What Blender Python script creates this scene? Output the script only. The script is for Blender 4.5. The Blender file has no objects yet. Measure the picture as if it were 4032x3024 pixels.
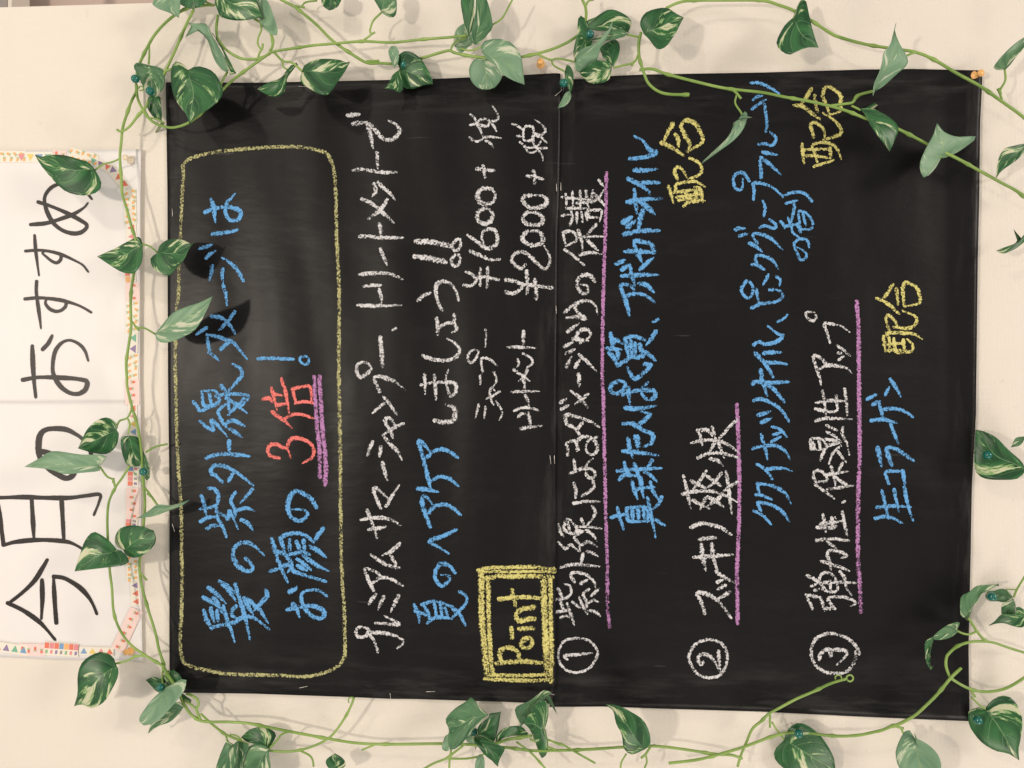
import bpy, bmesh, math, random
from mathutils import Vector, Matrix, noise
random.seed(7)
scene = bpy.context.scene
col = scene.collection

# ---------------------------------------------------------------- camera
# The wall is the plane y = 0 and up is +Z.  The photograph is turned a quarter
# turn, so picture-up is world +X and picture-right is world -Z (down the wall).
IW, IH, FPX, DIST = 4032.0, 3024.0, 2912.0, 0.80
n_c = Vector((-.065, -.0256, 1.0)).normalized()
r_c = (Vector((1, 0, 0)) - n_c * n_c.x).normalized()
u_c = n_c.cross(r_c)
B_cam = Matrix((r_c, u_c, n_c))                      # camera -> wall basis rows
W = Matrix(((0, 1, 0), (0, 0, -1), (-1, 0, 0)))      # wall basis (right, up, normal) -> world
ROT = W @ B_cam
TARGET = Vector((0, 0, 1.5))
CAM_POS = TARGET + ROT @ Vector((0, 0, 1)) * DIST
cam_d = bpy.data.cameras.new('camera')
cam_d.sensor_width = 36.0
cam_d.lens = 36.0 * FPX / IW
cam_d.clip_start, cam_d.clip_end = 0.02, 100
cam = bpy.data.objects.new('camera', cam_d)
cam.matrix_world = Matrix.Translation(CAM_POS) @ ROT.to_4x4()
col.objects.link(cam)
scene.camera = cam

# ---------------------------------------------------------------- world and lamps
world = bpy.data.worlds.new('World'); scene.world = world
world.use_nodes = True
bgn = world.node_tree.nodes['Background']
bgn.inputs[0].default_value = (1.0, 0.92, 0.86, 1)
bgn.inputs[1].default_value = 0.47

def lamp(name, loc, size, power, colour, target=(0, 0, 1.5), size_y=None):
    d = bpy.data.lights.new(name, 'AREA')
    d.energy = power; d.color = colour; d.size = size
    d.shape = 'DISK' if size_y is None else 'RECTANGLE'
    if size_y: d.size_y = size_y
    o = bpy.data.objects.new(name, d)
    o.location = loc
    o.rotation_euler = (Vector(target) - Vector(loc)).to_track_quat('-Z', 'Y').to_euler()
    col.objects.link(o)
    return o
lamp('ceiling_lamp', (0.08, -1.95, 2.90), 0.14, 17.5, (1.0, 0.88, 0.74))
lamp('ceiling_lamp', (1.50, -1.70, 2.75), 0.18, 9, (1.0, 0.86, 0.72))
lamp('ceiling_bounce_fill', (0.0, -2.4, 3.7), 2.0, 11, (1.0, 0.88, 0.76), (0, 0, 1.1))  # added fill standing in for a bright ceiling, not a fixture
lamp('fill_light', (-2.1, -1.3, 0.7), 0.9, 16, (1.0, 0.87, 0.76), (0, 0, 1.2))  # unseen side fill, added to even out the light on the wall
lamp('fill_light', (0.7, -1.5, -1.1), 0.9, 36, (1.0, 0.88, 0.78), (0, 0, 1.2))  # unseen fill from below, added to brighten the lower end of the wall
scene.view_settings.view_transform = 'Standard'
scene.view_settings.look = 'None'
scene.view_settings.exposure = 0.0
scene.cycles.transparent_max_bounces = 24
scene.cycles.max_bounces = 6

# ---------------------------------------------------------------- helpers
ROTT = ROT
def at(px, py, h=0.0):
    """point on the plane h metres in front of the wall, seen at picture point (px, py)"""
    d = ROTT @ Vector(((px - IW / 2) / FPX, -(py - IH / 2) / FPX, -1.0))
    t = (-h - CAM_POS.y) / d.y
    return CAM_POS + d * t

TILES = {'A': (2850, 300), 'B': (2850, 750), 'C': (2850, 1200), 'E': (2850, 1650), 'F': (600, 0),
         'G': (3432, 600), 'H': (3432, 2150), 'I': (3432, 2574), 'J': (600, 2574), 'K': (1600, 2574)}
TILE_SCALE = {'L': (1820, 400, 3.525), 'M': (2580, 450, 2.505)}
def tile(code):
    if code in TILE_SCALE: return TILE_SCALE[code]
    if code in TILES: return TILES[code][0], TILES[code][1], 3.6867
    return int(code[0]) * 1000, int(code[1]) * 750, 2.212

def pts(s, code):
    ox, oy, k = tile(code); out = []
    for tok in s.split():
        if tok[0] == '@': ox, oy, k = tile(tok[1:]); continue
        x, y = tok.split(',')
        out.append((ox + float(x) / k, oy + float(y) / k))
    return out

def catmull(P, step):
    """smooth a 2-D or 3-D polyline and resample it about every `step`"""
    P = [Vector(p) for p in P]
    if len(P) == 1: P = [P[0], P[0] + Vector([step] + [0] * (len(P[0]) - 1))]
    Q = [P[0] * 2 - P[1]] + P + [P[-1] * 2 - P[-2]]
    out = [P[0]]
    for i in range(1, len(Q) - 2):
        a, b, c, d = Q[i - 1:i + 3]
        n = max(1, int(math.ceil((c - b).length / step)))
        for j in range(1, n + 1):
            t = j / n
            out.append(0.5 * ((2 * b) + (c - a) * t + (2 * a - 5 * b + 4 * c - d) * t * t + (3 * b - a - 3 * c + d) * t ** 3))
    return out

def resample(P, n):
    L = [0]
    for i in range(1, len(P)): L.append(L[-1] + (P[i] - P[i - 1]).length)
    out = []; j = 0
    for i in range(n + 1):
        s = L[-1] * i / n
        while j < len(L) - 2 and L[j + 1] < s: j += 1
        d = L[j + 1] - L[j]
        out.append(P[j].lerp(P[j + 1], 0 if d == 0 else (s - L[j]) / d))
    return out

def link(name, me, mat=None, parent=None, origin=True, **props):
    if origin and len(me.vertices):
        c = sum((v.co for v in me.vertices), Vector()) / len(me.vertices)
        me.transform(Matrix.Translation(-c))
    else: c = Vector()
    o = bpy.data.objects.new(name, me)
    if mat is not None:
        for m in (mat if isinstance(mat, (list, tuple)) else [mat]): me.materials.append(m)
    col.objects.link(o)
    o.location = c
    if parent is not None:
        o.parent = parent
        o.location = c - abs_loc(parent)
    for k, v in props.items(): o[k] = v
    return o

def abs_loc(o):
    v = Vector(o.location)
    while o.parent is not None:
        o = o.parent; v += Vector(o.location)
    return v

def empty(name, loc, label, cat, group=None):
    o = bpy.data.objects.new(name, None)
    o.empty_display_size = 0.01
    o.location = loc; o['label'] = label; o['category'] = cat
    if group: o['group'] = group
    col.objects.link(o)
    return o

def mesh_from(verts, faces, smooth=False, name='mesh'):
    me = bpy.data.meshes.new(name)
    me.from_pydata([tuple(v) for v in verts], [], faces)
    me.update()
    if smooth:
        for p in me.polygons: p.use_smooth = True
    return me

def srgb(r, g, b):
    f = lambda c: (c / 255 / 12.92) if c / 255 <= .04045 else ((c / 255 + .055) / 1.055) ** 2.4
    return (f(r), f(g), f(b), 1)

# ---------------------------------------------------------------- materials
class NT:
    def __init__(s, name):
        s.m = bpy.data.materials.new(name); s.m.use_nodes = True
        s.t = s.m.node_tree; s.N = s.t.nodes; s.L = s.t.links
        s.b = s.N['Principled BSDF']; s.out = s.N['Material Output']
    def n(s, typ, **kw):
        nd = s.N.new(typ)
        for k, v in kw.items():
            if k in nd.bl_rna.properties.keys(): setattr(nd, k, v)
            else: nd.inputs[k.replace('_', ' ')].default_value = v
        return nd
    def l(s, a, b): s.L.new(a, b)
    def math(s, op, a, b=None, c=None):
        nd = s.N.new('ShaderNodeMath'); nd.operation = op
        for i, v in enumerate((a, b, c)):
            if v is None: continue
            if isinstance(v, (int, float)): nd.inputs[i].default_value = v
            else: s.l(v, nd.inputs[i])
        return nd.outputs[0]
    def ramp(s, fac, lo, hi):
        nd = s.N.new('ShaderNodeMapRange'); nd.clamp = True
        nd.inputs[1].default_value = lo; nd.inputs[2].default_value = hi
        s.l(fac, nd.inputs[0]); return nd.outputs[0]
    def mix(s, fac, a, b):
        nd = s.N.new('ShaderNodeMix'); nd.data_type = 'RGBA'
        if isinstance(fac, (int, float)): nd.inputs[0].default_value = fac
        else: s.l(fac, nd.inputs[0])
        for i, v in ((6, a), (7, b)):
            if isinstance(v, tuple): nd.inputs[i].default_value = v
            else: s.l(v, nd.inputs[i])
        return nd.outputs[2]
    def noise(s, vec, scale, detail=3, rough=.55):
        nd = s.N.new('ShaderNodeTexNoise')
        nd.inputs['Scale'].default_value = scale; nd.inputs['Detail'].default_value = detail
        nd.inputs['Roughness'].default_value = rough
        s.l(vec, nd.inputs['Vector']); return nd.outputs['Fac']
    def pos(s, sx=1, sy=1, sz=1):
        g = s.N.new('ShaderNodeNewGeometry')
        m = s.N.new('ShaderNodeMapping'); m.inputs['Scale'].default_value = (sx, sy, sz)
        s.l(g.outputs['Position'], m.inputs['Vector']); return m.outputs['Vector']
    def bump(s, h, strength, dist):
        nd = s.N.new('ShaderNodeBump'); nd.inputs['Strength'].default_value = strength
        nd.inputs['Distance'].default_value = dist
        s.l(h, nd.inputs['Height']); s.l(nd.outputs[0], s.b.inputs['Normal'])

def simple(name, c, rough=.5, spec=.5):
    t = NT(name); t.b.inputs['Base Color'].default_value = c
    t.b.inputs['Roughness'].default_value = rough
    t.b.inputs['Specular IOR Level'].default_value = spec
    return t.m

def mat_wall(name, c1, c2):
    t = NT(name)
    f = t.noise(t.pos(), 3.0, 4)
    d = t.ramp(t.noise(t.pos(), 60, 2), .70, .78)
    c = t.mix(t.ramp(f, .35, .65), c1, c2)
    c = t.mix(t.math('MULTIPLY', d, .12), c, srgb(150, 125, 100))
    vo = t.n('ShaderNodeTexVoronoi', Scale=11.0); t.l(t.pos(), vo.inputs['Vector'])
    sx = t.n('ShaderNodeSeparateXYZ'); t.l(vo.outputs['Color'], sx.inputs[0])
    dot = t.math('MULTIPLY', t.math('LESS_THAN', vo.outputs['Distance'], .016), t.math('GREATER_THAN', sx.outputs[0], .55))
    c = t.mix(t.math('MULTIPLY', dot, .75), c, (.10, .07, .05, 1))
    t.l(c, t.b.inputs['Base Color'])
    t.b.inputs['Roughness'].default_value = .55
    t.b.inputs['Specular IOR Level'].default_value = .3
    w = t.n('ShaderNodeTexWave', wave_type='BANDS', bands_direction='X', Scale=240, Distortion=1.5, Detail=1)
    w2 = t.n('ShaderNodeTexWave', wave_type='BANDS', bands_direction='Z', Scale=240, Distortion=1.5, Detail=1)
    t.l(t.pos(), w.inputs['Vector']); t.l(t.pos(), w2.inputs['Vector'])
    h = t.math('ADD', t.math('MULTIPLY', w.outputs['Fac'], w2.outputs['Fac']), t.noise(t.pos(), 400, 2))
    t.bump(h, .6, .0005)
    return t.m
M_WALL = mat_wall('cream_wall_covering', (.85, .80, .715, 1), (.82, .765, .675, 1))
M_BACK = mat_wall('pink_beige_plaster', (.62, .50, .44, 1), (.58, .46, .40, 1))
M_POST = simple('white_post_paint', (.75, .70, .62, 1), .4)

def mat_black():
    t = NT('black_board_paper')
    streak = t.noise(t.pos(6, 1, 12), 1.0, 6, .6)
    fine = t.noise(t.pos(), 900, 2)
    dust = t.math('MULTIPLY', t.ramp(t.noise(t.pos(14, 1, 4), 1.0, 6, .7), .54, .80), .5)
    base = t.mix(t.ramp(fine, .3, .7), (.0040, .0038, .0041, 1), (.0068, .0065, .0068, 1))
    base = t.mix(t.math('MULTIPLY', dust, .12), base, (.17, .165, .175, 1))
    scr = t.math('MULTIPLY', t.ramp(t.noise(t.pos(160, 1, 14), 1.0, 2), .70, .76), t.ramp(t.noise(t.pos(), 7, 2), .5, .62))
    base = t.mix(t.math('MULTIPLY', scr, .12), base, (.3, .29, .28, 1))
    uv = t.n('ShaderNodeUVMap', uv_map='UVMap'); sp = t.n('ShaderNodeSeparateXYZ'); t.l(uv.outputs[0], sp.inputs[0])
    ev = t.ramp(t.math('ABSOLUTE', t.math('SUBTRACT', sp.outputs[1], .5)), .415, .485)
    eu = t.ramp(t.math('ABSOLUTE', t.math('SUBTRACT', sp.outputs[0], .5)), .44, .49)
    sm1 = t.ramp(t.noise(t.pos(60, 1, 9), 1.0, 5, .65), .48, .72)
    sm2 = t.ramp(t.noise(t.pos(9, 1, 60), 1.0, 5, .65), .50, .74)
    wear = t.math('MAXIMUM', t.math('MULTIPLY', ev, sm1), t.math('MULTIPLY', eu, sm2))
    base = t.mix(t.math('MULTIPLY', wear, .15), base, (.22, .21, .21, 1))
    t.l(base, t.b.inputs['Base Color'])
    r = t.N.new('ShaderNodeMapRange'); r.inputs[1].default_value = .3; r.inputs[2].default_value = .7
    r.inputs[3].default_value = .36; r.inputs[4].default_value = .45
    t.l(streak, r.inputs[0]); t.l(r.outputs[0], t.b.inputs['Roughness'])
    t.b.inputs['Specular IOR Level'].default_value = .23
    cr = t.math('ADD', t.noise(t.pos(5, 1, 12), 1.0, 2, .5), t.math('MULTIPLY', t.noise(t.pos(34, 1, 13), 1.0, 3, .5), .30))
    vor = t.n('ShaderNodeTexVoronoi', Scale=700.0)
    t.l(t.pos(), vor.inputs['Vector'])
    b1 = t.N.new('ShaderNodeBump'); b1.inputs['Strength'].default_value = .10; b1.inputs['Distance'].default_value = .0004
    t.l(vor.outputs['Distance'], b1.inputs['Height'])
    b2 = t.N.new('ShaderNodeBump'); b2.inputs['Strength'].default_value = .9; b2.inputs['Distance'].default_value = .004
    t.l(cr, b2.inputs['Height']); t.l(b1.outputs[0], b2.inputs['Normal'])
    t.l(b2.outputs[0], t.b.inputs['Normal'])
    return t.m
M_BLACK = mat_black()

def mat_chalk(name, c, cover=.5):
    """cover: lower = denser chalk"""
    t = NT(name)
    t.l(t.mix(t.noise(t.pos(), 500, 2), c, tuple(min(1, v * 1.25) for v in c[:3]) + (1,)), t.b.inputs['Base Color'])
    t.b.inputs['Roughness'].default_value = .95
    t.b.inputs['Specular IOR Level'].default_value = .1
    g = t.n('ShaderNodeNewGeometry'); sp = t.n('ShaderNodeSeparateXYZ'); t.l(g.outputs['Position'], sp.inputs[0])
    p = 2 * math.pi / .00150
    sa = t.math('SINE', t.math('MULTIPLY', t.math('ADD', sp.outputs[0], sp.outputs[2]), p * .72))
    sb = t.math('SINE', t.math('MULTIPLY', t.math('SUBTRACT', sp.outputs[0], sp.outputs[2]), p * .72))
    weave = t.math('MULTIPLY', sa, sb)
    big = t.noise(t.pos(), 130, 3); fine = t.noise(t.pos(), 760, 1)
    v = t.math('ADD', t.math('MULTIPLY', weave, .10), t.math('ADD', t.math('MULTIPLY', big, .22), t.math('ADD', t.math('MULTIPLY', fine, .50), t.math('MULTIPLY', t.noise(t.pos(), 430, 1), .50))))
    at_ = t.n('ShaderNodeAttribute', attribute_name='press')
    v = t.math('ADD', v, t.math('MULTIPLY', t.math('SUBTRACT', at_.outputs['Fac'], .80), .17))
    a = t.ramp(v, cover - .03, cover + .03)
    tr = t.n('ShaderNodeBsdfTransparent'); mx = t.n('ShaderNodeMixShader')
    t.l(a, mx.inputs[0]); t.l(tr.outputs[0], mx.inputs[1]); t.l(t.b.outputs[0], mx.inputs[2])
    t.l(mx.outputs[0], t.out.inputs['Surface'])
    return t.m
CH = {'W': mat_chalk('white_chalk', (.62, .625, .64, 1), .598),
      'B': mat_chalk('blue_chalk', (.13, .36, .68, 1), .562),
      'R': mat_chalk('red_chalk', (.74, .19, .17, 1), .545),
      'V': mat_chalk('violet_chalk', (.43, .21, .43, 1), .565),
      'Y': mat_chalk('yellow_chalk', (.60, .56, .20, 1), .578),
      'G': mat_chalk('pale_yellow_chalk', (.44, .43, .21, 1), .62)}
M_INK = simple('black_marker_ink', (.016, .011, .010, 1), .42, .4)

def mat_paper():
    t = NT('white_paper')
    f = t.noise(t.pos(), 12, 4)
    t.l(t.mix(f, (.79, .77, .76, 1), (.83, .81, .80, 1)), t.b.inputs['Base Color'])
    t.b.inputs['Roughness'].default_value = .5
    t.bump(t.noise(t.pos(3, 1, 8), 3, 3), .3, .004)
    return t.m
M_PAPER = mat_paper()

def mat_leaf(name, dark, light, patch, cream, rough, amount, vein_c, sss=0):
    t = NT(name)
    uv = t.n('ShaderNodeUVMap', uv_map='UVMap'); sp = t.n('ShaderNodeSeparateXYZ'); t.l(uv.outputs[0], sp.inputs[0])
    info = t.n('ShaderNodeObjectInfo')
    u, v = sp.outputs[0], sp.outputs[1]
    s = t.math('ABSOLUTE', t.math('SUBTRACT', t.math('MULTIPLY', v, 2), 1))
    side = t.math('GREATER_THAN', v, .5)
    # q runs across the side veins, which sweep from the midrib to the tip
    q = t.math('SUBTRACT', u, t.math('MULTIPLY', s, .42))
    rnd = t.math('MULTIPLY', info.outputs['Random'], 57)
    cv = t.n('ShaderNodeCombineXYZ')
    t.l(t.math('ADD', t.math('MULTIPLY', q, 4.2), rnd), cv.inputs[0])
    t.l(t.math('ADD', t.math('MULTIPLY', s, .6), t.math('MULTIPLY', side, 9)), cv.inputs[1])
    t.l(rnd, cv.inputs[2])
    blot = t.noise(cv.outputs[0], 1.05, 5, .66)
    pm = t.ramp(blot, .615 - amount, .635 - amount)
    cm = t.ramp(blot, .645 - amount, .665 - amount)
    speck = t.ramp(t.noise(cv.outputs[0], 9, 3, .7), .66, .70)
    tone = t.noise(cv.outputs[0], 1.0, 3)
    c = t.mix(t.ramp(tone, .35, .65), dark, light)
    c = t.mix(t.math('MULTIPLY', speck, .7), c, patch)
    c = t.mix(pm, c, patch); c = t.mix(cm, c, cream)
    mid = t.math('LESS_THAN', s, .018)
    fr = t.math('FRACT', t.math('MULTIPLY', q, 3.6))
    vein = t.math('MULTIPLY', t.math('LESS_THAN', fr, .045), t.math('LESS_THAN', s, .8))
    vv = t.math('MAXIMUM', t.math('MULTIPLY', mid, .6), t.math('MULTIPLY', vein, .35))
    c = t.mix(vv, c, vein_c)
    t.l(c, t.b.inputs['Base Color'])
    t.b.inputs['Roughness'].default_value = rough
    t.b.inputs['Specular IOR Level'].default_value = .45
    t.bump(t.math('ADD', vv, t.noise(cv.outputs[0], 2, 3)), .35, .0008)
    tl = t.n('ShaderNodeBsdfTranslucent'); t.l(c, tl.inputs['Color'])
    mx = t.n('ShaderNodeMixShader'); mx.inputs[0].default_value = .14
    t.l(t.b.outputs[0], mx.inputs[1]); t.l(tl.outputs[0], mx.inputs[2]); t.l(mx.outputs[0], t.out.inputs['Surface'])
    return t.m
GP = srgb(136, 178, 112); CRM = srgb(212, 214, 180)
M_LEAF = {
    'f': mat_leaf('leaf_front_green', srgb(28, 76, 42), srgb(58, 116, 66), GP, CRM, .36, .058, srgb(140, 178, 128)),
    'm': mat_leaf('leaf_mid_green', srgb(58, 104, 68), srgb(98, 142, 100), srgb(160, 192, 140), srgb(214, 216, 190), .42, .06, srgb(150, 180, 130)),
    'b': mat_leaf('leaf_underside_sage', srgb(108, 148, 116), srgb(138, 174, 140), srgb(176, 202, 164), srgb(214, 218, 196), .5, .05, srgb(152, 178, 112))}
def mat_stem():
    t = NT('vine_stem_plastic')
    c = t.mix(t.ramp(t.noise(t.pos(), 28, 3), .35, .65), srgb(112, 146, 66), srgb(146, 176, 92))
    t.l(c, t.b.inputs['Base Color']); t.b.inputs['Roughness'].default_value = .42
    t.bump(t.noise(t.pos(), 300, 2), .3, .0005)
    return t.m
M_STEM = mat_stem()
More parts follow.
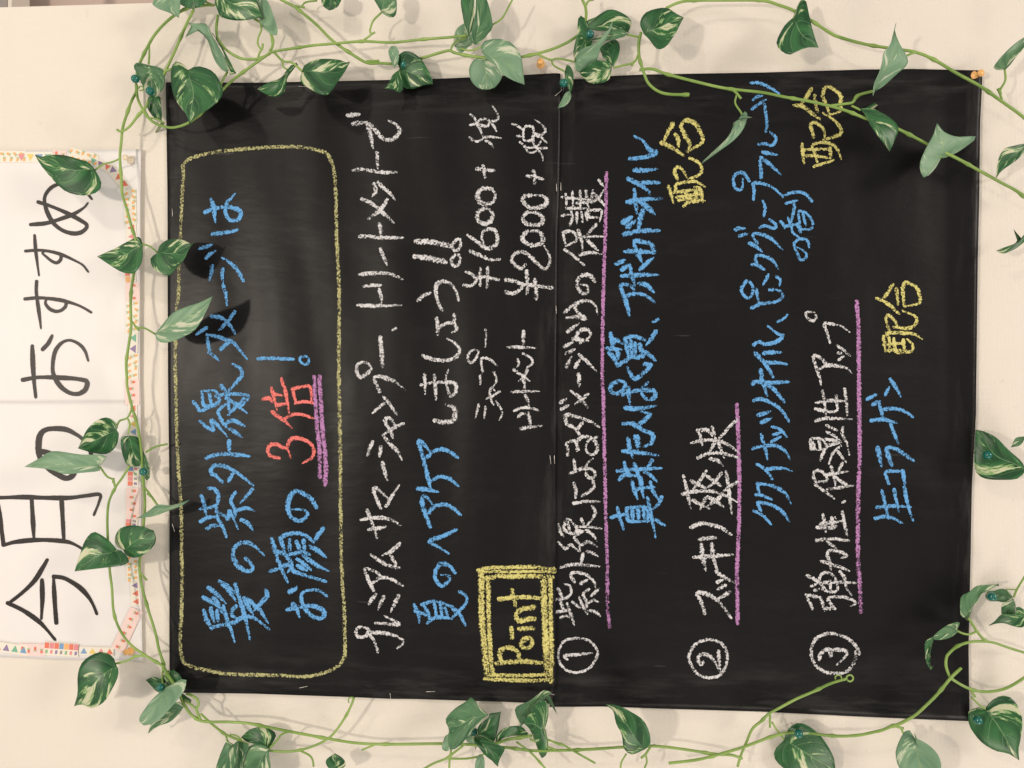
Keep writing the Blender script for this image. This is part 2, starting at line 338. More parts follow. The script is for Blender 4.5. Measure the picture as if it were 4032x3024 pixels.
# ---------------------------------------------------------------- handwriting data
# one line per character: poster, tile, chalk, stroke width, kind | strokes
TEXT = '''
w 01 K 36 n|265,297 400,285 520,250 640,205 730,150 760,115;330,100 450,140 600,205 700,260 755,300 740,340 690,370 620,372 540,345 470,290 420,210 392,130 388,60 420,0 480,-45 560,-60 660,-45 740,5 795,70
w 01 K 28 n|300,390 310,520 325,640 338,735;220,528 330,520 430,530 540,560 650,610 720,650 765,705;530,565 528,600 495,630 450,615 400,575 368,545 385,530
w 01 K 32 n|318,790 315,880 330,1000 345,1110 355,1195;215,945 330,935 460,945 570,965 680,1000 750,1035 790,1060;575,970 570,1010 530,1045 480,1052 430,1030 395,985 400,955
w 01 K 40 n|280,1355 285,1500 295,1659 310,1795;195,1650 350,1627 600,1635 720,1650 758,1670 745,1730 700,1765 650,1773 590,1755 530,1710 490,1655 460,1580 462,1480 485,1390 540,1325 610,1305 690,1340 740,1400 765,1475;370,1385 420,1330 450,1270
w 02 K 52 n|355,615 430,630 520,680 600,740 640,800 610,840 560,845 490,805 410,745 345,660 335,560 350,470 400,425 490,415 580,425 660,465 720,510 780,600 800,680
w 02 K 40 k|30,1430 0,1200 -25,1015;30,1430 150,1400 350,1385 540,1395 640,1420 760,1490;-25,1018 200,1012 400,1018 600,1018 750,1000 868,990 860,1060 820,1160;275,1030 285,1200 295,1380;535,1030 545,1200 555,1385
w 03 K 40 k|410,-99 370,-30 300,80 200,180 80,275;65,275 200,340 330,430 400,500 475,590;365,75 368,240 360,405;490,450 475,250 465,50;465,45 560,60 680,130 760,210 810,290 840,365
u 01 B 40 n|1850,380 1960,365 2065,345;1785,190 1880,155 1990,145 2080,170 2100,215 2060,260 1995,250 1965,190 1975,110 2010,70 2040,35;1840,80 1860,160 1875,265
u 01 B 36 n|1740,505 1790,490 1840,475;1795,590 1830,555 1870,530;1850,655 1840,720 1825,775;1940,685 1935,740 1940,795;2120,785 2080,710 2020,640 1940,590
u 01 B 36 n|1945,825 1965,900 1975,990
u 01 B 36 n|1840,1095 1930,1110 1990,1160 2045,1240;2045,1055 1990,1130 1915,1210
u 01 B 36 n|1800,1195 1760,1220 1715,1250;1825,1390 1810,1320 1802,1258;1802,1258 1900,1275 2020,1320 2080,1380 2145,1460;1920,1385 1960,1350 2000,1320;1820,1410 1860,1440 1900,1475
u 02 B 38 k|2030,-145 2090,-110 2110,-60 2075,-5 2010,65 1960,110;1760,95 1765,150 1785,220 1900,190 1880,90 1760,90;1820,95 1840,200;1685,180 1720,225 1745,260 1830,225;1880,130 2000,115 2160,130 2120,200 2090,230;1745,350 1800,400 1860,430 1840,345 1900,390 1975,480;1960,205 1900,270 1940,360 1970,400;1950,380 2030,345 2125,390;2000,420 2050,445 2100,485;1970,150 2050,200 2145,275;2130,150 2070,210 1990,290;1985,150 2000,290;1925,40 1960,80
u 02 B 40 k|1795,670 1900,640 2040,640 2165,655;1995,520 1995,580 2000,630;1935,880 1880,825 1840,800 1865,740 1960,745 2050,790 2120,840 2200,905;1990,870 2020,820 2040,790
u 02 B 38 k|1815,935 1870,945 1900,1000 1890,1070 1840,1100 1745,1115;1755,1000 1775,1060 1800,1190;1745,1225 1800,1195 1900,1180;1880,1090 1900,1200 1940,1270 1970,1355;1800,1285 1860,1260 1920,1260;1920,1150 1990,1200 2000,1130 2070,1280;2050,970 2010,1040 2040,1110 2050,1180;2200,940 2150,1000 2100,1055;2060,1130 2140,1105 2210,1130;2100,1210 2160,1240 2200,1295
u 12 B 42 n|-70,1545 -30,1590 -10,1630 -40,1655 -100,1640 -160,1580 -185,1500 -150,1430 -80,1405 0,1435 80,1510
u 03 B 42 k|1775,340 1800,420 1840,495;1835,320 1850,380 1865,440;1890,340 1900,430;1840,490 1950,465 2050,440 2110,400 2212,405 2340,500;1945,300 1970,400 2010,500 2040,605;1770,225 1850,270 1940,320;1815,140 1880,190 1960,270;1860,230 1900,280 1930,350;1910,85 1980,150 2050,250;1950,100 2040,180;2050,110 2080,220 2130,380 2175,580;2055,300 2015,370 2060,410;2125,230 2160,300 2200,370;2125,235 2170,250 2220,300 2260,330 2330,440;2315,165 2325,215 2260,290 2210,340
u 12 R 36 d|220,670 150,655 120,610 135,565 190,550 250,580 290,590 320,665;288,590 310,520 360,495 430,510 495,550 525,610 500,670 430,712
u 12 R 36 k|155,265 210,310 270,350 325,405;270,325 350,290 430,295 510,325;150,60 165,110 185,190 200,250;75,160 130,150 155,180;160,110 240,125;200,210 280,200;240,-20 270,80 290,170 305,275;335,75 350,130 365,190;335,70 420,50 490,55 500,190;360,195 430,180 505,190
u 12 V 38 u|525,-40 530,100 550,400 570,600 575,835
u 12 V 42 u|570,-40 580,150 600,450 625,700 620,900
u 11 B 32 p|35,1465 150,1462 340,1468
u 11 B 24 p|440,1440 405,1455 403,1490 440,1515 475,1500 472,1455 440,1440
u 12 B 42 n|545,1100 500,1030 430,980 360,960 310,1020 295,1100 320,1180 390,1220 450,1190 465,1150 420,1120 345,1120
u 12 B 42 k|225,1375 280,1340 370,1325 450,1345 515,1400;155,1375 175,1440 205,1540;235,1385 265,1480;310,1385 310,1490;370,1400 400,1470;430,1385 445,1480;185,1480 300,1510 420,1490 480,1510;605,1285 560,1340 530,1390;490,1440 560,1480 620,1530;205,1560 250,1659 290,1745;140,1659 220,1630 300,1600 350,1659 470,1700 620,1745;280,1520 330,1600 300,1659;375,1550 430,1590 490,1640;430,1520 540,1600 640,1650;380,1610 460,1650
u 13 B 40 n|305,180 350,155 365,140;290,335 400,310 500,300 590,330 615,375 580,410 510,390 450,330 415,260 420,190 480,165 560,165 630,210;340,280 370,330 395,390
u 00 G 32 b|1597,1560 1597,1500 1595,1440 1640,1390 1750,1350 1900,1320 2100,1300 2212,1292 @10 150,1280 400,1280 560,1310 640,1345 690,1450 705,1560 710,1659 @11 715,100 720,400 735,700 742,1000 740,1300 740,1659 @12 748,400 752,800 755,1200 765,1659 @13 785,300 792,600 785,750 720,830 600,885 450,915 200,905 0,900 @03 2000,895 1800,860 1650,820 1590,770 1570,600 1580,400 1585,200 @02 1585,1659 1580,1400 1578,1100 1560,850 1545,600 1535,300 1530,0 @01 1525,1500 1530,1300 1540,1000 1555,900 1560,600 1575,300 1585,100 1592,-100
u 10 W 42 n|985,1070 1010,1150 1035,1280;1000,1080 1060,1140 1130,1210 1200,1215 1250,1180 1270,1130 1230,1080 1180,1055;815,1005 910,995;860,1080 960,1065
u 10 W 36 n|865,1485 960,1475 1100,1500 1245,1500;1070,1330 1075,1400 1080,1470
u 11 W 36 n|1045,-60 1060,-10 1060,20 1035,45;1080,-70 1130,-20 1180,20 1225,75
u 11 W 40 n|940,75 1020,110 1120,190 1210,275;1160,80 1100,170 1000,245
u 11 W 38 n|920,400 1010,400 1100,412 1290,410;1090,290 1105,350 1105,400
u 11 W 36 n|1100,510 1130,580 1155,640
u 11 W 36 n|960,835 1030,825 1100,825;920,735 1000,722 1150,722 1220,740 1290,770
u 11 W 36 n|905,1000 1000,1003 1150,1003 1280,998;1090,860 1110,930 1105,990
u 11 W 24 p|1205,1215 1225,1205 1240,1200
u 11 W 48 n|1100,1280 1110,1400 1118,1525
u 11 W 38 n|940,1495 900,1520 895,1580 925,1625 980,1600 1020,1550 990,1505 940,1495;1095,1750 1070,1700 1050,1635 1085,1620 1170,1640 1250,1680 1310,1730
u 12 W 36 n|1135,190 1090,230 1040,275;1130,140 1180,200 1240,285
u 12 W 36 n|1300,370 1210,415 1125,470;1210,490 1180,420 1140,350 1170,320 1210,350 1235,410
u 12 W 36 n|1035,530 1010,580 990,645;1105,570 1100,610 1095,650;1130,480 1180,545 1240,600 1285,680
u 12 W 36 n|1120,710 1135,780 1160,855
u 12 W 36 n|1105,1110 1070,1030 1040,945 1075,940 1160,1015;1150,1090 1190,1020 1260,915
u 12 W 36 n|985,1125 1010,1190 1040,1270 1070,1360;935,1210 1050,1190 1150,1195 1220,1220 1270,1255;1000,1295 1070,1285 1140,1270
u 12 W 36 n|1020,1515 1100,1570 1180,1610 1265,1625;1270,1415 1200,1480 1125,1515;1240,1630 1220,1570 1185,1510
u 13 W 36 n|1040,165 1010,100 980,30 965,-20 1000,-20 1070,10 1100,40;1040,95 1090,60 1160,55 1220,80 1290,120
u 13 W 36 n|1060,200 1030,240 1000,285;1130,220 1105,270 1085,325;1260,210 1225,280 1195,345
u 13 W 34 n|1060,450 1150,455 1265,462 1220,430 1145,390
u 13 W 36 n|930,480 895,505 890,550 925,575 975,560 1000,515 970,485 935,485;1080,700 1055,620 1015,545 1100,535 1200,550 1280,585 1300,620 1255,665
u 11 W 50 p|1410,445 1550,450 1700,480;1400,575 1520,590 1665,620
u 11 W 30 p|1760,430 1730,470 1740,520 1780,515 1800,460 1790,425 1760,430;1750,560 1718,610 1745,660 1785,640 1795,580 1780,560
u 11 W 38 n|1430,960 1470,920 1530,895;1640,1045 1610,990 1585,900 1590,820 1650,790 1720,820 1760,880 1780,950
u 11 W 36 n|1590,1110 1600,1180 1600,1250;1600,1200 1680,1155 1740,1160 1765,1210 1730,1235;1745,1080 1745,1160
u 11 W 38 n|1470,1440 1560,1470 1680,1480 1760,1450 1790,1390 1750,1330 1690,1295
u 12 W 34 n|1450,35 1560,15 1680,10 1750,25 1760,90 1715,135 1690,80 1670,-10 1690,-90;1485,-60 1490,20 1490,105;1570,-50 1580,60 1585,160
u 12 W 50 n|1575,345 1650,360 1730,345 1755,280 1735,230 1680,210
u 12 B 40 n|1495,755 1465,640 1435,530 1470,540 1525,610;1510,660 1560,615 1640,595 1710,620 1770,665
u 12 B 38 n|1425,940 1500,945 1595,965;1500,780 1520,860 1540,950;1540,870 1620,835 1700,850 1775,910
u 12 B 40 n|1535,1270 1500,1180 1465,1060 1480,1000 1530,1040 1560,1085;1525,1145 1570,1095 1650,1075 1720,1100 1795,1160
u 12 B 38 n|1760,1295 1650,1350 1530,1395 1600,1440 1690,1500
u 12 B 38 n|1750,1670 1700,1610 1630,1590 1585,1650 1580,1720 1630,1785 1690,1750 1700,1700 1640,1690
u 13 B 34 k|1395,290 1430,360 1440,440;1400,345 1480,370 1540,400;1460,290 1560,260 1650,280 1730,310 1770,340;1480,300 1520,370 1530,430;1510,450 1560,410 1640,400 1720,410;1570,260 1590,400;1620,270 1640,400;1660,320 1690,390;1790,175 1850,220 1845,280 1780,350 1720,410;1730,330 1790,370 1840,465
u L W 42 k|105,495 150,535 205,555 270,530 300,500;205,330 250,390 290,490;300,495 400,490 530,505;325,545 380,570 430,630;110,180 160,210 200,290;110,325 190,305;205,300 240,255 310,240 380,265 450,270 500,230 480,150 425,70;215,310 280,335 350,340 370,300;390,290 440,340 475,410
u 10 W 34 p|1940,1470 2020,1480 2085,1485;1995,1445 2005,1500 2010,1540
u 11 W 42 d|2070,-15 1990,-15 1945,40 1970,100 2030,120 2090,90 2100,30 2070,-15
u 11 W 42 d|2000,160 1950,195 1955,260 2010,290 2065,260 2075,200 2040,160 2000,160
u 11 W 38 d|1865,390 1920,430 1990,480 2040,505 2110,470 2120,410 2100,350 2050,335 1995,360 1985,410 2000,460
u 11 W 38 d|1885,528 1980,570 2060,600 2135,600
u 11 W 30 p|1845,710 1900,730 1940,770 2000,750 2060,765 2130,775;1825,825 1890,830 1935,790 1945,750;1970,680 1970,825;2035,670 2030,840
u 11 W 24 n|2015,1210 2020,1290 2015,1360
u 11 W 28 n|1915,1385 1870,1420 1865,1480 1900,1498 1940,1450 1955,1400 1915,1385;1990,1580 1980,1500 1985,1460 2050,1470 2110,1520
u 12 W 26 n|1970,-50 1972,-10 1970,35;2090,-80 2110,-30 2110,10 2090,40
u 12 W 26 n|2140,90 2080,130 2025,155;2085,205 2060,150 2055,90 2070,55 2095,80
u 12 W 24 n|1960,200 1945,260 1930,320;2015,225 2005,320;2110,175 2150,240 2160,290 2140,335
u L W 42 k|800,560 860,610 920,640 1000,630 1060,600 1090,550;860,620 910,690 970,710 1040,680;980,480 1000,600 1060,680 1110,750 1120,810;1060,650 1170,645;695,310 770,340 850,400;760,480 830,470 850,420;860,540 950,540 1000,470;850,520 850,400 880,345 970,345 990,400 980,480;1000,440 1090,460 1160,400 1090,310 1015,255;1020,480 1100,500 1170,570
u 20 W 32 p|165,1535 230,1540 300,1560;220,1485 235,1540 230,1600
u 21 W 42 d|200,40 140,55 135,100 185,145 270,150 330,120 335,75 290,45 200,40
u 21 W 40 d|170,190 130,230 150,280 220,300 290,290 305,240 260,200 170,190
u 21 W 42 d|170,355 128,400 150,450 220,480 290,460 305,410 260,355 170,355
u 21 W 36 d|150,645 120,680 60,650 35,600 60,550 130,535 200,580 260,640 325,685 365,620 355,550 320,490
u 21 W 36 p|-20,780 60,790 120,815 250,830 380,848;-20,885 50,895 110,860 130,820;160,700 170,800 165,900;235,775 245,850 245,940
u 21 W 32 n|0,1362 100,1365 235,1370;135,1225 135,1290 130,1360
u 21 W 28 n|85,1470 95,1510 80,1530;130,1420 190,1450 215,1500 170,1540
u 21 W 30 n|50,1560 120,1610 190,1659;170,1560 140,1620 100,1655
u 22 W 30 n|35,95 140,90 265,90;135,-10 145,40 145,85
u 22 W 28 n|150,120 170,165 185,220
u 22 W 28 n|55,260 120,235 200,235 260,255;90,315 120,285 165,290
u 22 W 34 n|110,415 200,400 285,390;175,280 190,340 195,400
u 13 Y 52 b|1982,30 1985,400 2010,700 2030,890
u 13 Y 38 b|2040,60 2045,400 2060,700 2080,900
u 12 Y 34 b|1950,1650 2050,1628 2212,1625 @22 200,1620 405,1640
u 13 Y 40 b|2020,60 2120,40 2212,45 @23 200,40 385,50
u 12 Y 26 b|1960,1667 2100,1660 @23 0,5 200,0 410,5
u 23 Y 56 b|312,90 320,400 335,700 345,930
u 23 Y 38 b|370,60 372,400 382,700 372,960
u 13 Y 32 b|2060,900 2212,905 @23 200,905 330,895
u 13 Y 34 b|2010,935 2212,945 @23 200,950 385,945
u 23 Y 40 l|-100,800 100,785 290,795;-60,790 -70,700 -10,665 60,680 95,730 90,780
u 23 Y 34 l|165,575 125,600 120,650 160,670 205,645 210,600 175,580 110,630
u 23 Y 36 l|95,500 220,495;30,490 35,580
u 23 Y 42 l|230,410 150,420 90,430 75,370 120,330 225,310
u 23 Y 36 l|-80,240 100,225 275,230;35,160 45,220 65,295
l 23 W 26 b|600,580 500,600 445,680 445,780 510,860 610,880 710,840 775,740 770,670 700,600 600,580
l 23 W 34 d|515,765 490,735 600,725 725,712
l 23 W 32 k|435,150 460,200 480,245;415,245 500,235 550,190 540,130 500,110;460,270 480,330;420,355 480,345 530,340;515,280 540,350 575,460;460,405 500,385 540,400;560,265 630,320;620,225 650,300 690,365;705,155 655,200 680,260 690,340;790,150 755,185 725,215;700,270 745,250 790,265;715,340 760,350 800,385
l 23 W 36 k|580,90 550,50 555,15 620,10 700,40 750,90 760,130;635,105 690,75;460,-34 560,-59 680,-54 790,-44;655,-154 645,-110 640,-69
l 22 W 32 k|440,1405 500,1460 545,1425 620,1490;640,1320 580,1360 620,1420 630,1480;640,1430 700,1400 770,1440;690,1485 740,1500 780,1525;440,1250 460,1320 480,1350;500,1230 490,1290 560,1330 600,1290 560,1230 520,1200 495,1225;520,1230 540,1310;590,1270 700,1270 810,1285;735,1090 760,1150 720,1220 680,1270;640,1200 660,1250;680,1300 730,1330 770,1385;600,1310 660,1310
l 22 W 34 n|570,1065 680,1050 790,1050;575,890 590,950 590,1015;740,860 750,920 710,960 650,1000
l 22 W 34 n|540,805 640,765 720,765 755,800 745,840 700,840 680,790 690,720 735,680;575,690 585,780
l 22 W 36 n|520,645 520,580 510,545 560,520 590,530 610,610 600,540 640,490 710,490 760,530 780,590 750,640 700,630 680,580 700,520 770,490
l 22 W 36 n|455,190 500,160;465,245 520,215;620,460 570,400 520,380 500,300 560,300 660,330 730,360 790,400;610,410 650,360
l 22 W 36 n|550,90 620,140 690,225;695,115 640,160 590,200
l 21 W 36 n|615,1600 620,1659 620,1700
l 21 W 34 n|505,1420 575,1385;490,1360 560,1325;510,1535 550,1455;585,1540 620,1480;620,1430 690,1490 765,1570
l 21 W 36 n|520,1230 560,1200 610,1160;565,1290 620,1300 700,1310;630,1330 600,1260 640,1215 700,1215 720,1260 670,1310
l 21 W 36 n|495,1060 540,1020 580,985;510,1110 600,1100 680,1120 610,1060 585,1010 620,970 700,960 760,1000 780,1065
l 21 W 38 n|755,790 720,745 660,735 610,780 610,850 660,900 695,880 690,830 640,820
l 21 W 34 k|490,510 560,560 620,610 660,645;625,560 720,540 820,560;480,370 500,470;480,365 540,355 590,380 590,440 510,480;610,345 640,430 650,520;600,410 700,400 820,400;770,295 720,350 680,400;690,430 740,480 780,515
l 21 W 30 k|540,300 560,240 550,180;470,220 540,205;600,190 600,280;640,190 650,270;680,190 690,260;700,170 760,170 815,180 800,265;700,170 710,230 800,235;500,30 510,90 500,160;470,60 600,70 720,80;560,10 570,150;630,0 630,150;680,0 700,150;600,110 720,100;510,155 700,155;740,0 730,100 800,50 830,0;740,20 800,80 840,130;790,-90 830,-40
l 20 V 34 u|857,1505 856,1659 @21 850,300 840,600 830,900 825,1200 822,1659 @22 830,100 835,400 845,800 850,1100 865,1600 @23 865,100 868,300 885,490
l 20 B 42 n|1060,1385 1180,1370 1290,1335 1230,1300 1180,1230 1110,1190;1100,1480 1180,1485 1290,1470
l 20 B 40 n|1045,1555 1130,1600 1220,1659 1235,1690;1130,1595 1220,1590 1310,1590
l 21 B 44 n|1040,100 1180,80 1330,70;1100,-5 1110,90 1120,185;1150,100 1220,150 1270,200
l 21 B 46 n|1010,380 1150,355 1310,350;1175,175 1150,250 1140,340;1000,280 1070,235;1040,320 1100,270
l 21 B 44 n|1020,530 1140,530 1275,540;1270,540 1250,470 1180,450 1100,440 1110,500;1110,520 1140,570 1160,610
l 21 B 38 n|990,745 1140,735 1300,735;1060,650 1080,740 1100,825;1150,690 1200,640 1260,590;1140,810 1200,820 1265,880;940,640 1010,610;990,690 1050,650
l 21 B 38 n|1055,1080 1030,980 990,860 985,825 1040,820 1090,850 1100,890;1035,915 1130,900 1210,920 1270,970
l 21 B 28 p|1265,1145 1310,1120
l 21 B 42 k|895,1245 905,1320 910,1380;865,1375 980,1385;920,1330 940,1300 990,1330;880,1415 920,1450 950,1520;950,1400 960,1460;955,1525 1010,1490 1050,1470;1020,1290 1080,1270 1150,1285 1190,1300;1020,1290 1040,1380 1050,1450;1070,1310 1080,1440;1105,1330 1110,1440;1150,1340 1170,1440;1050,1450 1150,1450 1200,1420;1290,1225 1250,1290 1210,1340;1190,1400 1240,1440 1280,1475
l 21 B 42 n|1190,1515 1240,1520 1190,1580 1110,1640 1070,1600 1045,1550
l 22 B 40 n|1000,120 1100,90 1200,80 1270,90 1280,140 1220,160 1170,120 1170,60 1215,15;1050,60 1060,190;960,0 900,40 895,90 950,110 1010,70 1020,20 970,-5;1020,235 1140,240 1280,215
l 22 B 40 n|1005,375 1090,370 1130,390 1200,330 1240,290 1170,270;1090,380 1180,430 1260,470 1250,540 1190,570
l 22 B 38 n|1000,610 1150,625 1300,645;1045,500 1060,580 1085,660;1105,480 1120,540 1130,590;1130,480 1145,560
l 22 B 38 k|950,785 1080,770 1200,765 1330,760;1015,710 1040,800 1110,830;1100,720 1140,830 1160,950;1255,690 1230,740 1190,790;1190,790 1240,820 1290,870;970,860 1010,820 1060,830;1080,870 1100,950 1125,1020;1155,840 1165,930 1180,1010;1240,880 1260,950 1300,1020;1100,945 1190,930 1270,925
l 22 B 38 k|900,1190 960,1170 1030,1160;955,1100 970,1180 1005,1285;1030,1110 1110,1100 1190,1100 1220,1150 1215,1220;1030,1110 1040,1180 1060,1220 1220,1220;1080,1120 1090,1210;1130,1110 1140,1215;1180,1110 1190,1215;1215,1015 1240,1130 1285,1355;1340,1010 1310,1070 1270,1110;1290,1210 1320,1230 1360,1255
l M Y 46 k|175,90 130,170 85,260;60,280 150,320 270,400;200,200 225,250 230,310;250,110 290,200 340,290 330,360;250,120 300,60 390,90 440,170 470,260 420,310 320,360
l M Y 36 k|220,640 190,560 220,520 270,550 310,620;340,430 420,470 460,540 430,600 330,640;130,710 160,800 180,880;200,750 210,690 300,670 400,665 485,710;180,770 280,760 400,740;390,720 440,740 470,860;210,820 330,800 450,790;230,850 350,830 460,850;280,905 330,870 480,855;300,780 320,860;400,750 420,860
l 23 W 30 b|1740,590 1640,630 1580,720 1590,800 1650,890 1750,925 1850,900 1905,800 1905,700 1850,620 1740,590
l 23 W 34 d|1700,790 1680,810 1655,770 1670,730 1730,725 1790,770 1850,880;1835,690 1840,800 1850,880
l 23 W 40 n|1715,365 1690,280 1650,190 1740,200 1820,250 1890,330 1940,400;1930,180 1870,215 1810,250
l 23 W 34 n|1895,120 1830,155;1820,95 1865,75;1810,0 1880,50 1975,100
l 22 W 42 n|1620,1535 1780,1525 1950,1515;1685,1425 1700,1540 1720,1640;1775,1420 1790,1540 1825,1659
l 22 W 42 n|1595,1275 1680,1240 1780,1255 1860,1280 1940,1335;1670,1380 1740,1370 1805,1365
l 22 W 38 k|1530,825 1555,930 1590,1100;1520,985 1650,960 1800,965 1900,1000 1990,1050;1900,790 1920,930 1950,1150;2000,880 1930,920 1880,960;1595,870 1650,900 1720,930;1725,785 1680,860 1620,935;1735,830 1790,870 1850,910;1860,800 1810,870 1750,920;1610,1040 1670,1070 1750,1110;1720,1020 1680,1110;1740,1010 1800,1040 1870,1090;1850,1010 1780,1060 1750,1080
l 22 W 38 k|1600,540 1720,515 1850,525 1940,570 2000,620;1660,440 1680,500 1690,550;1650,430 1740,430 1790,490;1780,400 1800,480;1990,340 1930,400 1840,500;1800,500 1840,560 1880,660;1800,540 1760,610;1655,670 1760,630 1880,635 2010,670;1760,680 1820,690 1870,735
l 22 V 38 u|1992,205 2000,350 2010,600 2015,900 2010,1300 1995,1659 @23 1998,200 2000,450
l E B 56 n|435,1335 530,1370 600,1430 680,1520;485,1215 520,1290 540,1370;500,1210 620,1225 780,1290 880,1380 940,1475
l E B 52 n|465,1100 560,1110 690,1165;490,930 500,1010 515,1100;480,940 620,950 780,1000 900,1090 970,1220
l E B 54 n|480,655 600,730 700,865;620,730 720,715 860,715 975,750
l E B 56 n|545,225 570,330 600,430 630,570;420,430 520,400 700,380 820,410 900,480 955,570
l E B 48 n|690,335 760,290 825,255;715,230 780,210 820,200;700,110 780,130 850,180 910,255
l C B 58 n|540,1709 620,1679 680,1650;495,1605 580,1580 660,1550;435,1395 520,1370 640,1400 780,1480 880,1590 940,1690
l C B 66 n|420,1150 460,1120 700,1130 930,1120;540,945 550,1080 590,1200 625,1310;620,1150 740,1240 870,1400
l C B 66 n|455,700 560,810 640,920 710,1040;620,830 760,840 900,860
l C B 62 n|580,710 650,690 820,690;435,580 500,540 600,570 720,550 820,500 855,440 780,420 640,310
l C B 40 p|780,245 860,210 920,150
l B B 52 n|330,1310 265,1400 265,1480 340,1560 405,1520 425,1420 380,1330 330,1310;470,1435 490,1540 510,1650;400,1709 560,1640 740,1620 850,1550 830,1470 710,1430
l B B 46 n|650,1220 610,1300 570,1370;760,1245 820,1300 810,1370;660,1440 700,1450
l B B 54 n|410,1075 500,1090 580,1145;480,1070 460,980 490,940 600,960 700,1010 790,1130
l B B 54 n|165,570 210,550 295,550;225,660 290,640 335,630;370,765 450,800 545,880;490,760 440,700 425,630 560,640 700,710 840,850
l B B 52 n|525,540 600,510 720,550 760,500 670,425
l B B 46 n|565,155 600,250 580,370
l A B 52 n|370,1520 300,1420 220,1400 155,1450 140,1530 170,1620 220,1650 270,1620 275,1500;430,1790 440,1659 430,1560 520,1550 700,1610 860,1750
l A B 58 n|540,1475 540,1350 530,1190 570,1200 680,1290 820,1420
l A B 54 n|565,1100 650,1120 770,1140;505,990 600,980 700,1000 760,920 740,870 680,815
l A B 50 n|590,410 610,550 625,700 610,800
l A B 52 n|410,475 500,410 600,345;425,340 480,300 550,285;395,100 520,100 680,170 800,250
l B B 46 n|1240,820 1220,740 1120,700 1040,740 1020,800 1060,900 1110,1000 1180,990 1200,920 1120,850 1040,820
l B B 46 k|820,450 860,490 880,540;880,520 1000,500 1100,490;930,400 980,540 1010,620 1090,680;1070,480 1100,600;1080,320 1120,600;1090,300 1180,320 1260,400 1290,480 1260,560 1120,560;1150,340 1190,500
l B B 50 n|900,185 1060,150;1030,190 1010,320 980,450
l B B 46 p|870,70 1000,30 1170,40 1275,155
l A Y 60 k|1270,180 1180,330 1100,430;1020,420 1150,440 1280,540 1390,620;1320,280 1330,400 1360,510;1450,190 1440,300 1490,420 1540,560;1450,190 1510,150 1620,210 1700,290 1690,420 1700,500 1540,565
l A Y 54 k|1310,890 1260,720 1310,670 1400,720 1460,800 1460,920;1450,920 1560,890 1690,840 1690,750 1600,640 1450,540;1135,985 1145,1120 1165,1250;1165,1070 1350,1060 1540,1060;1540,1040 1550,1170;1190,1150 1350,1160 1530,1190;1290,1050 1290,1000 1400,960 1550,980 1650,1060 1700,1190;1310,1100 1360,1260;1310,1310 1440,1270 1580,1220
l 31 Y 34 k|1140,820 1080,910 1050,950;1000,935 1100,990 1190,1070;1170,855 1180,920 1185,990;1240,1010 1230,900 1230,830 1260,800 1340,840 1370,900 1370,980 1250,1010
l 31 Y 32 k|1110,1225 1080,1120 1100,1085 1160,1140 1180,1190;1150,1190 1280,1200 1340,1160 1340,1100 1230,1050;1085,1240 1200,1240 1320,1250 1390,1290;1060,1270 1075,1400;1080,1240 1110,1300 1110,1400;1060,1340 1230,1330;1230,1300 1240,1390;1080,1390 1250,1395;1180,1410 1300,1400 1310,1340 1270,1300;1150,1290 1160,1400
l 33 W 32 b|850,720 820,650 740,580 640,545 550,545 460,600 430,690 450,790 520,860 600,885 720,880 800,800 820,700
l 33 W 38 d|500,765 510,720 560,680 600,690 600,740 590,700 640,680 720,690 740,720 700,770 660,805
l 33 W 34 k|440,325 410,260 385,205;385,205 500,225;510,225 530,290 545,340;545,320 635,325;635,325 590,270 580,230 680,220 760,235 820,275 780,300;390,35 460,70 520,120;430,130 480,105;460,165 530,150;520,120 500,60 540,10 600,20 640,60;520,110 560,170 640,175 660,140 640,60;540,95 680,95 825,100;590,80 600,170;680,0 720,60 740,150 775,200
l 32 W 36 k|510,1570 580,1590 600,1640;600,1600 570,1520 590,1475 680,1490 740,1520 700,1540;600,1600 680,1620 755,1650
l 32 W 38 k|475,1390 600,1375 750,1390;570,1400 600,1420 640,1450;480,1275 600,1280 640,1270 640,1190;510,1245 700,1220;530,1165 545,1230 555,1310;610,1190 620,1280;700,1140 720,1240 740,1340
l 32 W 22 p|700,1060 722,1045
l E W 54 k|1320,950 1450,1040 1600,1150;1500,1020 1700,990 1870,970;1340,920 1300,830 1320,760 1400,750 1480,820 1490,900 1340,910;1480,810 1620,790 1800,760;1560,690 1600,850 1620,950;1730,625 1660,750 1600,800;1620,840 1720,920 1840,975
l E W 52 k|1490,90 1640,160;1490,190 1600,240 1700,330;1730,120 1720,220 1780,340 1820,510;1270,440 1260,300 1350,280 1440,300 1480,430 1270,440;1300,330 1310,440;1380,300 1400,440;1480,290 1690,320;1500,385 1680,345;1470,440 1400,600;1700,380 1580,500 1530,640;1640,450 1770,620
l C W 56 k|1330,1690 1430,1655 1600,1650 1850,1660;1430,1250 1460,1400 1480,1620;1340,1420 1550,1390 1760,1400;1330,1510 1450,1540 1600,1560;1630,1320 1640,1420 1640,1530 1540,1560;1750,1220 1780,1400 1790,1600
l C W 54 n|1480,850 1400,770 1300,740 1330,880 1380,1020 1410,1150;1390,930 1500,880 1650,890 1780,920 1850,980
l C W 50 n|1640,590 1730,650 1830,740;1660,700 1710,700;1670,800 1740,750
l C W 50 n|1260,105 1195,120 1210,190 1280,230 1335,200 1325,130 1260,105;1540,550 1500,410 1460,270 1550,275 1700,310 1820,395
l 31 V 40 u|825,965 840,1200 845,1659 @32 850,400 850,700 840,1000 835,1400 840,1659 @33 848,0 855,200 862,350
l 32 B 34 n|1118,-15 1170,60 1205,130;1075,120 1105,60
l 32 B 36 n|915,160 990,120;965,205 1020,180;1020,190 1040,260 1055,325;1060,250 1150,240 1240,265 1310,310;950,345 1060,335 1170,365
